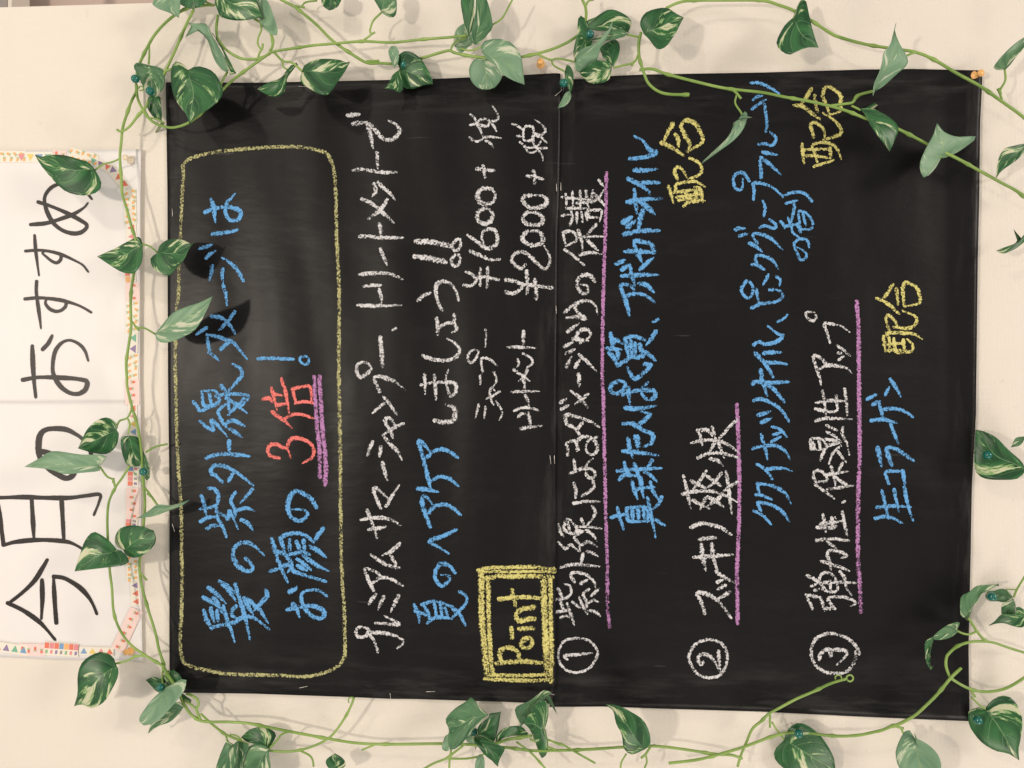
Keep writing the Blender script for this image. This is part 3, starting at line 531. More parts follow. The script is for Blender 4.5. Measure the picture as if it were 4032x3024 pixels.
l 32 B 36 n|1120,370 1150,450 1185,535
l 32 B 40 n|1010,580 1025,660 1040,735;1130,735 1100,650 1090,585 1160,590 1240,640 1315,690
l 32 B 34 n|1105,895 1085,840 1085,790 1220,785;1225,780 1245,900
l 32 B 36 k|1045,955 1075,1080 1100,1190;1150,945 1190,1130;1240,920 1270,1080 1315,1210;1000,1100 1150,1090 1290,1100;985,1195 1080,1180 1150,1200 1215,1235
'''
# ---------------------------------------------------------------- vine data
VINES = {
 'a': 'long ivy strand hanging down between the white sheet and the blackboard paper',
 'b': 'ivy strand looped over the upper left corner of the black paper',
 'c': 'ivy strand winding above the black paper to the seam of its two sheets',
 'd': 'ivy strand sloping across the bare wall in the upper right corner',
 'e': 'ivy strand crossing the yellow writing at the right end of the black paper',
 'f': 'ivy strand curling in a loop over the lower right corner of the black paper',
 'g': 'ivy strand with a cut end rising over the lower right edge of the black paper',
 'h': 'ivy strand ending in a ring-shaped tendril beside the circled number three',
 'i': 'long ivy strand running along the wall below the black paper',
 'j': 'shorter ivy strand lying over the large black brush letters of the white sheet',
 'k': 'ivy strand with curled dark leaves under the yellow boxed word',
}
STEMS = '''
a 00 26|1870,45 1780,48 1640,70 1540,120 1440,200 1350,300 1290,400 1240,500 1200,600 1185,720 1185,800 1150,870 1110,980 1070,1110 1055,1250 1045,1380 1060,1600 @01 1065,30 1100,150 1150,330 1178,420 1185,520 1165,720 1140,900 1140,1100 1142,1200 1120,1350 1100,1500 1105,1640 @02 1110,60 1150,230 1200,400 1230,600 1240,800 1255,950 1262,1050 1255,1200 1230,1450 1215,1600 @03 1220,30 1240,150 1290,330 1355,540 1385,680 1430,820
a 00 18|1045,1380 980,1410 900,1430 830,1480
a 00 18|1300,400 1300,480 1295,560
a 01 18|1240,465 1310,490 1370,540
a 01 20|1150,1140 1190,1190 1260,1200 1350,1250
a 01 24|1175,1180 1210,1220
a 02 20|1150,240 1110,320 1040,350 1010,420
a 02 18|1115,330 1130,380 1115,460
a 02 20|1455,550 1350,575 1270,620
a 02 22|1260,930 1300,980 1370,1080
a 02 24|1285,980 1315,1005
a 03 20|1230,20 1280,78
b 00 26|1690,80 1620,220 1530,430 1460,580 1430,650
b 00 24|1430,620 1500,600
b 00 26|1190,740 1200,860 1260,980 1330,1060 1420,1100 1520,1110 1640,1070 1760,980 1860,880 1950,770 2050,680 2212,560 @10 100,490 170,450 350,420 520,395 700,380 950,360 1200,370 1450,345 1700,325 1850,310
b 00 24|1020,1130 1060,1145 1130,1100 1200,1010 1270,930 1290,880
b 00 18|1300,1025 1370,1040 1430,1070
b 00 14|1215,790 1250,780 1245,755 1215,755 1205,775
b F 46|950,220 930,400 950,560 1030,680 1150,780 1300,850 1480,860 1600,830 1700,780
b F 42|1480,270 1600,350 1700,450 1745,580 1740,680 1700,750
b F 40|760,20 880,80
b F 34|1530,850 1560,760 1595,700 1605,635
b F 30|1580,720 1530,640 1540,540 1580,440 1570,350
b F 36|980,1290 1010,1190 1090,1040
b 10 22|180,460 250,530 330,545 420,620
b 10 18|250,530 255,580 300,610
b 10 20|950,355 1020,300 1010,270 1040,180 1110,110
b 10 22|1020,300 1055,280
c 10 28|180,-40 240,0 340,50 420,110 550,220 680,350 820,450 980,545 1100,550 1200,555 1300,545 1450,510 1600,465 1700,440 1750,460 1900,490 2212,515 @20 150,490 280,460 420,415 550,350 650,260 680,150 675,60 650,0 635,-50
c 10 20|360,50 440,65
c 10 18|415,60 450,20 550,5
c 10 26|980,535 1090,530
c 10 20|1710,440 1750,370 1860,320
c 10 18|1790,420 1880,440 1980,410
c 10 18|2080,215 2160,160 2212,70 2260,-20
c 20 20|250,470 370,520 440,510 590,540
c 20 18|380,525 400,570 490,620
c 20 20|675,60 700,10 750,-5
d 20 28|1380,70 1480,25 1600,5 1900,2 2212,5 @30 150,45 270,90 430,180 600,290 680,325 900,385 1150,425 1340,455 1500,520 1700,640 1900,750 2070,870 2212,970 2300,1040
d 30 20|1340,455 1270,480 1200,510
d 30 20|2090,870 2075,790 2120,700 2115,600
d 30 26|2080,820 2055,770
e 20 28|1160,280 1140,380 1145,500 1180,620 1220,720 1300,790 1400,820 1580,825
e 20 28|1145,610 1250,600 1400,650 1650,715 1900,770 2212,805 @30 200,845 400,880 600,925 750,970 900,1030 1050,1080 1200,1130 1450,1260 1700,1380 1900,1490 2100,1600 2212,1660 2290,1720
e 20 20|1040,300 1100,315 1150,325
e 20 20|920,590 1000,570 1100,540 1140,460
e 20 20|1100,530 1078,575
e 20 24|1940,770 1990,810 2030,860
e 20 18|1990,830 1980,900 2030,980 2040,1020
e 30 26|600,920 720,905 790,890 840,830 980,790
e 30 20|780,920 860,960
e 30 22|1460,1270 1490,1310 1560,1375
f H 40|1380,1010 1450,1110 1530,1240 1650,1370 1800,1410 2000,1480 2260,1560
f H 34|1210,1215 1330,1270 1430,1280 1520,1240
f H 44|1680,1385 1450,1390 1250,1450 1120,1560 @I 1085,60 1080,180 1130,320 1200,390 1400,500 1600,550 1800,540 2000,480 2260,320
f I 40|1440,530 1500,620
f I 30|1450,630 1560,740 1650,800
f H 30|2260,380 2150,560 2100,650 2060,745
f H 22|1950,630 2090,630
g I 46|1300,205 1150,350 950,590 800,740 620,900 400,1020 300,1050 150,1110 0,1145 @33 850,1425 700,1435 540,1425 350,1400 200,1410 50,1450 0,1470 @23 2050,1530 1850,1590 1650,1640 1400,1670
g I 42|330,1050 460,1085
g I 30|430,1090 480,1180 600,1260 680,1340 740,1460
h 33 26|735,935 600,975 450,1045 300,1110 150,1190 60,1240 0,1300 @23 2130,1370 2080,1480 2030,1600 2000,1700
h 33 16|740,940 737,920 755,903 780,905 795,925 788,948 765,958 745,948
h 33 14|695,945 690,915 665,902 640,915 640,938
h 33 22|70,1235 70,1355
h 33 18|90,1315 130,1380 190,1460
i 03 34|1420,830 1460,900 1530,1000
i J 46|400,600 450,720 560,880 700,970 850,990 1100,990 1400,1010 1700,1070 2000,1130 2212,1170 @13 640,1455 900,1495 1200,1505 1640,1500 1900,1510 2212,1535 @23 200,1560 400,1560 700,1550 1000,1530 1250,1520 1500,1545 1800,1590 1950,1600 2040,1630
i 03 20|1420,830 1415,950 1440,1010
i J 42|700,960 650,840 645,790 670,740 650,660 560,600 500,580
i J 36|640,800 560,740 470,680
i J 38|700,870 840,1000 950,1090 1060,1170 1200,1230 1400,1320
i J 30|1065,1180 1100,1280 1180,1330
i J 26|1130,1170 1220,1190 1300,1250
i J 34|2000,1130 1880,1170 1800,1270 1700,1370
i 13 24|130,1560 280,1570 400,1555 520,1520 640,1460 720,1380 800,1260 850,1160 870,1100
i 13 14|865,1098 835,1098 822,1120 828,1145
i 13 20|400,1560 480,1600 510,1640 520,1700
i 13 20|1050,1510 990,1535 940,1555
i 23 24|1240,1530 1200,1590 1160,1625
i 23 18|1200,1590 1210,1659 1190,1710
i 23 18|1030,1590 990,1659 980,1710
j 02 24|1130,740 1060,850 1010,920 950,1050 935,1200 940,1380 950,1500 955,1640 @03 975,150 990,350 1040,500 1130,630 1250,720 1380,800 1430,830
j 02 20|1000,920 985,860 930,830 870,745
j 02 26|990,890 985,845
j 03 22|1270,735 1190,740 1100,780 1000,805
j 03 20|1210,735 1160,735
j 03 18|1250,40 1225,10 1205,-60
k K 38|240,1680 400,1590 580,1520 700,1430 820,1340
k K 34|600,1520 750,1525 900,1520 1050,1490 1160,1440
k K 34|650,1400 630,1520 620,1700
k K 50|1250,1320 1400,1270 1500,1240 1700,1210 1820,1190
k K 34|1600,1280 1800,1430 1950,1590 2050,1700
k K 34|1840,1220 1950,1230 2060,1250 2212,1310 @23 480,1510 600,1580 760,1670
k 23 20|190,1460 300,1510 420,1555
'''
# vine tile side-tone  dh(mm)  tip-lift(mm)  foldA foldB | base | tip | side A | side B
LEAVES = '''
b 00 f 6 4 -.3 .3|1640,610|1650,1075|1600,560 1530,535 1490,600 1490,720 1515,840 1570,930 1625,1000|1720,575 1850,620 1920,720 1940,800 1900,880 1800,960 1710,1010
a 00 m -4 0 .5 .4|1300,570|1320,850|1200,545 1165,580 1200,650 1230,720 1270,800|1400,590 1430,640 1430,740 1400,800 1370,840
a 00 f -6 0 .2 -.4|1330,830|1425,1085|1290,850 1280,930 1330,1010 1380,1050|1390,840 1400,900 1410,1000 1408,1045
b 00 b 6 6 .2 -.6|1990,620|1640,200|1950,620 1880,540 1840,440 1810,350 1740,270|1985,560 1930,450 1860,330 1800,210 1720,205
b 00 f 2 4 .2 .4|2055,640|1850,290|2000,650 1995,600 1950,470 1900,370|2010,550 1960,450 1920,390
a 00 b 8 2 .2 -.2|1480,-80|1555,155|1400,-40 1325,20 1370,70 1470,110|1560,-20 1570,50 1565,110
a 00 f 12 2 -.3 .2|1700,-150|1690,76|1560,-100 1520,-30 1560,30 1620,62|1820,-100 1800,0 1750,55
b F f 10 4 -.3 .2|950,-60|1600,245|900,20 940,130 980,230 1100,280 1260,300 1450,275|1150,-160 1450,-60 1510,50 1560,160
b F b 2 10 .3 -.3|1600,390|1500,-120|1700,490 1800,510 1815,440 1760,240 1680,30 1600,-60|1560,300 1540,150 1500,0
b F f -4 4 .3 -.5|2090,910|1530,1300|2040,1000 1960,1050 1850,1140 1700,1190 1620,1230|2060,990 1960,1130 1950,1200 1910,1350 1800,1405 1690,1390
b 10 f 0 5 -.3 .3|420,625|835,540|440,570 560,515 740,520 800,545|400,690 450,750 610,830 680,780 720,720 780,640
c 10 f 6 4 .2 .2|650,-80|655,88|590,-20 600,50|760,-40 740,40 700,75
b 10 m 6 4 .2 -.4|1110,105|1100,-120|1060,20 1030,-50|1180,150 1230,140 1245,50 1220,-60
c 10 b 0 6 .2 .2|1220,590|1195,405|1195,530 1170,450|1255,540 1262,450 1240,405
c 10 f -4 2 .3 -.2|1270,600|1560,730|1240,520 1270,470 1330,445 1430,490 1500,580 1550,680|1290,680 1310,765 1400,770 1480,740
c 10 f 2 4 -.3 .2|1270,600|1140,770|1210,650 1180,710|1290,680 1300,760 1265,805 1210,780
c 10 f 6 6 -.2 .4|1870,320|1930,-140|1850,290 1820,150 1800,0 1830,-90|1900,250 1920,100 1920,0 1950,-80
c 10 m 4 6 .3 -.3|1930,390|1960,-120|1890,350 1900,250 1930,100 1935,0|1980,370 2050,280 2080,240 2060,100 2010,-50
c 10 b -8 0 .1 .1|1870,400|1850,210|1800,460 1740,380 1760,260 1820,210|1900,380 1880,280
c 10 b 0 4 -.2 .3|2000,520|2040,780|1930,510 1875,590 1890,700 1960,770|2080,510 2160,580 2160,670 2100,760
c 10 b 4 5 -.2 .2|1980,440|2357,735|1990,370 2080,340 2200,350 2280,410 2330,500 2345,620|2010,490 2100,570 2160,640 2260,700
e 20 f -8 0 .1 .1|740,350|580,530|690,190 620,140 600,300 570,450|700,450 620,510
e 20 f -6 0 -.3 .2|660,240|1045,280|690,180 760,150 880,82 1000,115 1078,190|800,270 950,260
e 20 m 2 2 .3 .2|1040,290|710,350|980,255 880,270 780,320|1000,320 880,352 780,352
c 20 b 6 8 .2 -.6|590,540|912,190|600,480 660,420 740,390 830,310 880,240|575,600 620,632 700,600 780,520 800,430 860,330 905,240
e 20 f -4 2 -.2 .3|905,590|625,640|880,690 780,730 690,710|870,540 760,530 660,600
e 20 f -2 2 -.2 .3|920,580|800,420|960,500 975,400 940,345 860,370|870,540 820,480
e 20 f 6 5 -.3 .3|1180,290|1530,150|1150,200 1200,110 1320,70 1400,75 1470,120|1230,340 1300,425 1380,400 1460,290 1500,210
c 20 f -4 2 .3 .3|495,620|550,800|500,700 525,770|515,560 550,590 570,650 565,740
c 20 b 0 6 .3 .3|540,790|435,942|500,810 465,880|550,850 500,920
e 20 b 4 14 .3 -.5|2035,1000|1690,1425|2015,1080 1950,1170 1850,1270 1770,1360|2080,960 2080,1050 2040,1140 1970,1220 1850,1310
d 30 f 6 2 -.2 .4|265,160|495,412|330,10 380,0 410,120 440,250 470,350|200,220 130,360 160,430 235,475 300,450 400,412
e 30 b 8 8 .4 -.3|980,795|1155,260|968,835 980,730 1020,640 1050,540 1060,460 1120,380|1060,750 1170,650 1270,560 1260,480 1210,400 1170,310
e 30 f 2 4 .2 -.4|855,945|1112,1320|900,1000 960,1110 1040,1220|960,945 1060,990 1150,1050 1190,1120 1160,1220
e 30 b -4 8 .3 -.3|1560,1380|1525,1075|1500,1480 1410,1545 1378,1430 1430,1290 1490,1180|1650,1355 1760,1290 1870,1200 1820,1185 1700,1190 1590,1150
d 30 m 2 4 .3 .2|2110,605|2330,300|2080,610 2020,590 2100,480 2212,375|2150,580 2212,500 2290,400
d 30 f 2 4 .3 -.3|2330,1240|2040,1545|2212,1265 2110,1300 2060,1400|2290,1320 2212,1400 2100,1480
e G f 2 4 .3 .2|2300,1180|1810,1425|2212,1200 2130,1310 1950,1370|2250,1260 2120,1380 1930,1465
f 32 f -8 2 -.2 .2|2300,780|1865,425|2230,850 2100,862 1940,850 1860,780 1850,600|2260,700 2150,600 2050,500 1950,445
f 32 m 6 2 .2 .2|2300,480|2170,575|2212,500|2250,560
f H m 4 8 .3 -.5|1380,1020|1840,548|1310,1040 1290,960 1300,740 1420,670 1530,580 1700,565|1430,900 1540,820 1600,690 1740,620
f H m -8 -4 .2 .2|2050,745|1650,720|1980,650 1880,620 1790,650 1690,660|1950,820 1830,800 1720,800 1660,760
f H m 0 4 .2 -.3|2050,760|1960,1090|1900,850 1890,1000 1920,1080|2090,850 2080,980 2030,1080
f H f -2 4 .3 -.3|2300,1000|1705,1150|2212,920 2110,880 2080,990 1900,990 1800,1080|2212,1170 2080,1170 1920,1120 1800,1130
f H m 8 8 .6 -.3|1240,1220|895,1320|1275,1110 1130,1140 1000,1220 920,1290|1240,1260 1120,1340 990,1362 905,1358
f H f 18 4 .5 .5|900,1310|855,1788|790,1380 775,1500 790,1650 820,1740|890,1400 850,1520 845,1680
f I f -6 3 -.3 .2|1650,800|2140,1545|1560,780 1440,810 1400,870 1410,1010 1460,1120 1600,1290 1800,1410 1980,1450|1750,680 1900,610 2050,660 2150,820 2190,1000 2160,1250 2130,1400
g I b 6 4 -.3 .3|640,1250|800,1950|540,1100 450,1170 360,1370 350,1500 400,1659 550,1850|620,1140 650,1230 750,1280 880,1370 980,1500 1010,1659 950,1850
h 33 f -6 3 -.3 .2|195,1465|640,1730|110,1560 130,1659 300,1780 500,1800|215,1400 280,1330 370,1330 480,1400 560,1500 625,1620
j 03 f 12 4 -.3 .3|1010,810|645,1175|980,740 880,700 760,750 700,820 675,920 675,1060|1030,850 1020,930 960,1050 900,1140 800,1190 710,1160
i 03 b 16 4 .3 -.3|1440,1010|1215,1310|1500,980 1600,930 1622,960 1590,1060 1500,1170 1400,1280 1300,1335 1240,1340|1330,1110 1260,1200 1215,1270
i 03 m 2 4 .3 -.3|1600,1180|1290,1410|1560,1140 1450,1160 1380,1240 1310,1340|1560,1240 1480,1310 1400,1340 1340,1370
i 03 f -8 0 .2 .2|1480,970|1270,945|1450,900 1400,930 1330,920|1440,1050 1370,1050 1310,990
i 03 f -6 0 .2 .2|1480,1000|1520,862|1430,930 1450,870|1610,1040 1590,960 1560,895
i 03 f -6 0 .2 .2|1580,1060|1655,1150|1575,1110 1610,1140|1640,1100 1665,1125
i J m 6 4 -.3 .3|1170,1330|950,1900|1080,1270 1010,1400 950,1560 920,1700|1240,1260 1210,1450 1180,1650 1100,1800
i J m 2 2 .2 .3|1250,1270|1200,1850|1190,1340 1180,1500 1150,1700|1400,1340 1330,1500 1300,1659 1250,1800
i J f -4 2 -.3 .3|1700,1370|1290,1210|1760,1270 1795,1170 1700,1090 1550,1065 1400,1110|1600,1330 1450,1300 1350,1270
i J m 8 4 -.3 .3|1690,1370|1450,1900|1600,1330 1480,1310 1390,1370 1330,1530 1310,1659 1330,1800|1690,1480 1710,1600 1700,1750 1600,1850
i 13 f 4 4 .2 .2|700,1750|712,1585|640,1700 630,1640|790,1700 782,1640
k K m 14 4 -.3 .4|1190,890|610,1060|1080,790 1000,680 930,630 870,690 700,800 570,950|1050,1010 900,1190 790,1320 650,1400 600,1280 615,1130
k K b 4 2 .2 .2|630,1150|560,1410|560,1210 515,1370|640,1280 632,1400
k K f -2 4 .3 -.3|1020,1200|1375,845|1050,1050 1200,920 1210,870 1300,860|1200,1280 1270,1290 1330,1100 1355,960
k K f 4 6 -.3 .3|1000,1200|1330,1635|940,1180 1020,1320 1150,1480 1250,1560|1200,1260 1400,1350 1425,1390 1370,1500 1340,1570
k K f -6 0 .2 -.3|1290,1300|1750,1140|1310,1190 1400,1100 1530,1055 1680,1060|1400,1220 1600,1190 1770,1175
k K m 4 8 .3 -.4|1690,1020|2110,565|1640,1040 1600,920 1575,810 1620,760 1760,700 1880,620 2000,530|1760,930 1830,820 1930,660 2040,590
k K f 14 4 -.4 .3|2010,1090|1690,990|2060,1250 2050,1430 1970,1520 1920,1430 1850,1220 1770,1070|2050,960 2065,800 2030,690 1950,675 1870,750 1780,880
k K b 2 4 .2 .2|1070,1460|1080,1800|1010,1550 1000,1700|1130,1520 1130,1700
k K b -6 0 .1 .1|920,1170|1020,1310|860,1240 920,1300|980,1200 1010,1260
i 23 f 6 5 -.3 .4|1190,1550|850,1155|1080,1595 1010,1540 990,1420 940,1320 915,1210|1240,1510 1230,1400 1180,1300 1080,1230 960,1170
a 02 f 8 4 -.3 .2|1015,430|680,585|1035,470 1010,570 930,635 800,625|1015,370 940,320 850,340 760,420 710,520
j 02 b 14 6 -.3 .3|865,745|215,745|925,650 700,640 460,610 350,670|870,780 700,800 560,810 430,770
a 02 f 0 2 .5 -.4|1120,480|1215,742|1060,490 1055,570 1080,680 1120,740|1200,490 1225,560 1240,650
a 02 m -8 0 .2 .2|1240,600|1305,840|1230,700 1270,860|1270,660 1300,760
a 02 b 2 6 .4 .4|1655,1035|1190,1195|1560,1065 1480,1085 1370,1080 1300,1130|1580,1085 1450,1135 1350,1175 1260,1190
j 02 f 10 4 -.3 .3|1015,1470|650,1659|960,1400 880,1340 810,1315 740,1390 700,1500 660,1620|1060,1480 1125,1560 1080,1600 960,1620 800,1640
a 02 f 6 3 -.3 .3|1075,1475|1340,1305|1020,1440 1000,1370 1040,1290 1130,1258 1250,1270|1100,1520 1180,1540 1270,1500 1340,1430 1357,1370
a 01 f 2 4 -.3 .3|1245,485|845,575|1215,405 1120,440 1010,500 920,540|1240,590 1215,660 1160,720 1060,710 950,645
a 01 f 10 4 -.3 .3|1370,545|1665,480|1390,480 1460,430 1560,425 1640,450|1310,590 1330,670 1400,720 1480,740 1520,690 1590,620 1630,540
a 01 b 14 8 -.2 .3|1350,1250|1850,920|1420,1160 1500,1070 1600,1020 1750,970|1370,1310 1450,1325 1560,1290 1700,1210 1790,1060
a 00 f 6 5 -.3 .2|830,1485|305,1350|780,1420 700,1390 550,1350 430,1350 360,1365|880,1580 870,1650 800,1690 700,1700 560,1659 430,1530 350,1430
'''
BALLS = [('00',1178,687,'on the bare wall just off the upper left black corner'),('00',1305,793,'on the crumpled leaf at the upper left black corner'),
 ('10',1310,560,'half hidden by a dark leaf above the black paper'),('20',715,300,'in the thick cluster of leaves above the paper seam'),
 ('20',485,722,'at the top end of the seam between the black sheets'),('02',1250,790,'on the strand beside the white sheet, next to a curled leaf'),
 ('03',1400,1010,'under the pale leaf at the lower left corner of the black paper'),('K',990,1140,'left one of the two below the yellow boxed word'),
 ('K',1485,1135,'right one of the two below the yellow boxed word'),('33',320,1415,'in the heart-shaped leaf below the ring tendril'),
 ('I',1545,965,'in the large dark leaf at the lower right black corner'),('H',1750,735,'on the pale leaf right of the black paper'),
 ('32',1965,645,'on the broad leaf touching the right edge of the black paper')]
# ---------------------------------------------------------------- the wall and what is behind it
def prism(name, ring, y0, y1, mat, **props):
    """a slab: ring of (px, py) points seen on the front face y = y0, carried straight back to y1"""
    F = [at(x, y, -y0) for x, y in ring]; n = len(F)
    V = F + [Vector((p.x, y1, p.z)) for p in F]
    faces = [tuple(range(n)), tuple(reversed(range(n, 2 * n)))] + [(i + n, (i + 1) % n + n, (i + 1) % n, i) for i in range(n)]
    me = mesh_from(V, faces)
    bm = bmesh.new(); bm.from_mesh(me); bmesh.ops.recalc_face_normals(bm, faces=bm.faces); bm.to_mesh(me); bm.free()
    return link(name, me, mat, **props)
prism('wall', [(-2500, 108), (0, 29), (830, 5), (6500, -160), (6500, 5200), (-2500, 5200)], 0.0, 0.03, M_WALL, kind='structure')
prism('back_wall', [(-2500, -2500), (6500, -2500), (6500, 900), (-2500, 900)], 0.36, 0.40, M_BACK, kind='structure')
r = prism('rail', [(31, -900), (46, -900), (46, 120), (31, 120)], 0.20, 0.235, M_POST)
r['label'] = 'thin white rail glimpsed beyond the panel edge in the upper left corner'; r['category'] = 'rail'
r = prism('grey_panel', [(-700, -900), (27, -900), (27, 120), (-700, 120)], 0.29, 0.31, simple('grey_panel_paint', (.30, .28, .26, 1), .5))
r['label'] = 'grey panel left of the thin white rail in the very corner'; r['category'] = 'panel'

# ---------------------------------------------------------------- the paper sheets
def sm(x): x = max(0, min(1, x)); return x * x * (3 - 2 * x)
def h_upper(px, py):
    a = .0034 + .0008 * math.sin(px / 62 + py / 640) + .0005 * math.sin(px / 39 - py / 420 + 2 + .8 * math.sin(py / 300)) + .0004 * math.sin(py / 150 + px / 500)
    return a + .0012 * sm((py - 2640) / 90) * (1 + .6 * math.sin(px / 120))
def h_lower(px, py):
    a = .0012 + .0004 * math.sin(px / 90 + py / 800) + .0003 * math.sin(px / 50 - py / 500 + 1)
    a *= sm((px - 2190) / 120) * .8 + .2
    return a + .0045 * sm((px - 3720) / 120) + .0010 * sm((py - 2700) / 90)
def h_white(px, py):
    return .0018 + .0005 * math.sin(px / 80 + py / 500) + .0026 * sm((px - 500) / 60) + (.0001 if py < 1588 else 0)
HF = {'u': h_upper, 'l': h_lower, 'w': h_white}

def coons(name, top, bottom, left, right, hf, nu, nv, mat, parent=None, **props):
    T, Bt, L, R = [resample([Vector(p) for p in e], n) for e, n in ((top, nu), (bottom, nu), (left, nv), (right, nv))]
    V, Fc = [], []
    for j in range(nv + 1):
        v = j / nv
        for i in range(nu + 1):
            u = i / nu
            p = T[i] * (1 - v) + Bt[i] * v + L[j] * (1 - u) + R[j] * u - (T[0] * (1 - u) * (1 - v) + T[nu] * u * (1 - v) + Bt[0] * (1 - u) * v + Bt[nu] * u * v)
            V.append(at(p.x, p.y, hf(p.x, p.y)))
    nf = len(V)
    V += [v + Vector((0, .00025, 0)) for v in V]
    for j in range(nv):
        for i in range(nu):
            a = j * (nu + 1) + i
            Fc.append((a, a + nu + 1, a + nu + 2, a + 1))
            Fc.append((nf + a, nf + a + 1, nf + a + nu + 2, nf + a + nu + 1))
    rim = [i for i in range(nu + 1)] + [j * (nu + 1) + nu for j in range(1, nv + 1)] + [nv * (nu + 1) + i for i in range(nu - 1, -1, -1)] + [j * (nu + 1) for j in range(nv - 1, 0, -1)]
    for k in range(len(rim)):
        a, b = rim[k], rim[(k + 1) % len(rim)]
        Fc.append((a, b, b + nf, a + nf))
    me = mesh_from(V, Fc, True)
    uvl = me.uv_layers.new(name='UVMap')
    for l in me.loops:
        k = l.vertex_index % nf
        uvl.data[l.index].uv = ((k % (nu + 1)) / nu, (k // (nu + 1)) / nv)
    return link(name, me, mat, parent, **props)

upper = coons('chalkboard_sheet',
    pts('1443,716 @10 0,720 900,702 1560,687 @20 100,655 415,636 458,641', '00'),
    pts('1490,1055 2212,1065 @13 850,1095 1186,1110 1400,1112 2212,1137 @23 100,1142 385,1152', '03'),
    pts('1443,716 1458,1659 @01 1460,700 @02 1463,0 1476,1000 @03 1475,0 1475,850 1490,1055', '00'),
    pts('458,641 455,1180 445,1659 @21 430,400 420,1659 @22 414,900 @23 416,300 420,900 385,1152', '20'),
    h_upper, 110, 120, M_BLACK,
    label='black chalkboard paper with the yellow-outlined heading, price lines and boxed yellow word', category='chalkboard')
lower = coons('chalkboard_sheet',
    pts('420,692 700,686 900,662 1150,650 2212,631 @30 900,605 1300,600 1918,613', '20'),
    pts('366,1180 850,1177 1200,1191 2212,1222 @33 850,1265 1810,1305', '23'),
    pts('420,692 410,1659 @22 385,0 @23 380,200 366,1180', '20'),
    pts('1918,613 1920,680 1900,1100 1895,1659 @31 1880,600 1868,1659 @32 1865,300 1830,900 1815,1659 @33 1800,700 1810,1305', '30'),
    h_lower, 110, 110, M_BLACK,
    label='black chalkboard paper with the three circled numbers and violet underlines', category='chalkboard')

sheet = empty('paper_notice', at(250, 1600, 0), 'white paper notice with large black brush writing and patterned tape border', 'notice')
coons('paper_sheet', pts('-260,1318 0,1312 700,1304 1228,1299', '00'), pts('-260,195 1225,195', '02'),
      [(-118, 596), (-118, 1588)], pts('1228,1299 @01 1222,100 1218,1659 @02 1225,195', '00'), h_white, 40, 50, M_PAPER, sheet)
coons('paper_sheet', pts('-260,180 1224,180', '02'), pts('-260,742 0,745 440,766 1240,779', '03'),
      [(-118, 1581), (-118, 2585)], pts('1224,180 1228,1659 @03 1240,779', '02'), h_white, 40, 50, M_PAPER, sheet)

# ---------------------------------------------------------------- the handwriting
KIND = {'n': 'kana_character', 'k': 'kanji_character', 'd': 'numeral', 'p': 'punctuation_mark', 'u': 'underline', 'b': 'drawn_outline', 'l': 'letter'}
PAR = {'u': upper, 'l': lower, 'w': sheet}
def ribbon(P, w, hf, off, rough, V, Fc, taper, PR):
    C = catmull(P, 5.0)
    if len(C) < 3: C = resample(C, 3)
    d0 = (C[1] - C[0]).normalized(); d1 = (C[-1] - C[-2]).normalized()
    hw = w / 2
    C = [C[0] - d0 * hw * .75, C[0] - d0 * hw * .45] + C + [C[-1] + d1 * hw * .45, C[-1] + d1 * hw * .9]
    n = len(C); base = len(V)
    q0 = random.uniform(.0, .25); q1 = random.uniform(.1, .45); ph = random.uniform(0, 9)
    for i, p in enumerate(C):
        t = (C[min(i + 1, n - 1)] - C[max(i - 1, 0)]).normalized(); nrm = Vector((-t.y, t.x))
        k = 1.0
        if i in (0, n - 1): k = .40
        elif i in (1, n - 2): k = .84
        e = i / (n - 1)
        if taper: k *= 1 - .40 * sm((e - .5) / .5) - .16 * (1 - sm(e / .25)) + .10 * math.sin(i * .22 + ph)
        a = hw * k * (1 + random.uniform(-rough, rough)); b = hw * k * (1 + random.uniform(-rough, rough))
        pc = 1.0 - q1 * sm((e - .55) / .45) - q0 * (1 - sm(e / .3)) + .12 * math.sin(i * .17 + ph * 2)
        for q, pr in ((p + nrm * a, pc - .85), (p + nrm * a * .55, pc), (p - nrm * b * .55, pc), (p - nrm * b, pc - .85)):
            V.append(at(q.x, q.y, hf(p.x, p.y) + off + 2.5e-5 * i / n)); PR.append(pr)
    for i in range(n - 1):
        for c in range(3):
            a = base + 4 * i + c
            Fc.append((a, a + 1, a + 5, a + 4))
nchar = 0
for line in TEXT.strip().splitlines():
    head, strokes = line.split('|', 1) if '|' in line else (line, '')
    if not strokes: continue
    sh, code, ck, w, kd = head.split()
    k = tile(code)[2]; w = float(w) / k
    if ck != 'K': w *= {'k': .92, 'n': .98, 'd': 1.0, 'u': 1.0}.get(kd, 1.0) * {'Y': 1.12, 'B': 1.05, 'G': 1.1}.get(ck, 1)
    V, Fc, PR = [], [], []
    for si, s in enumerate(strokes.split(';')):
        P = [Vector(p) for p in pts(s, code)]
        ribbon(P, w, HF[sh], .00034 + (nchar % 5) * .00003 + si * .000022, .05 if ck == 'K' else .17, V, Fc, kd in 'nkd', PR)
    me = mesh_from(V, Fc)
    at_l = me.attributes.new('press', 'FLOAT', 'POINT')
    for i_, pr in enumerate(PR): at_l.data[i_].value = pr
    link(KIND[kd], me, M_INK if ck == 'K' else CH[ck], PAR[sh])
    nchar += 1

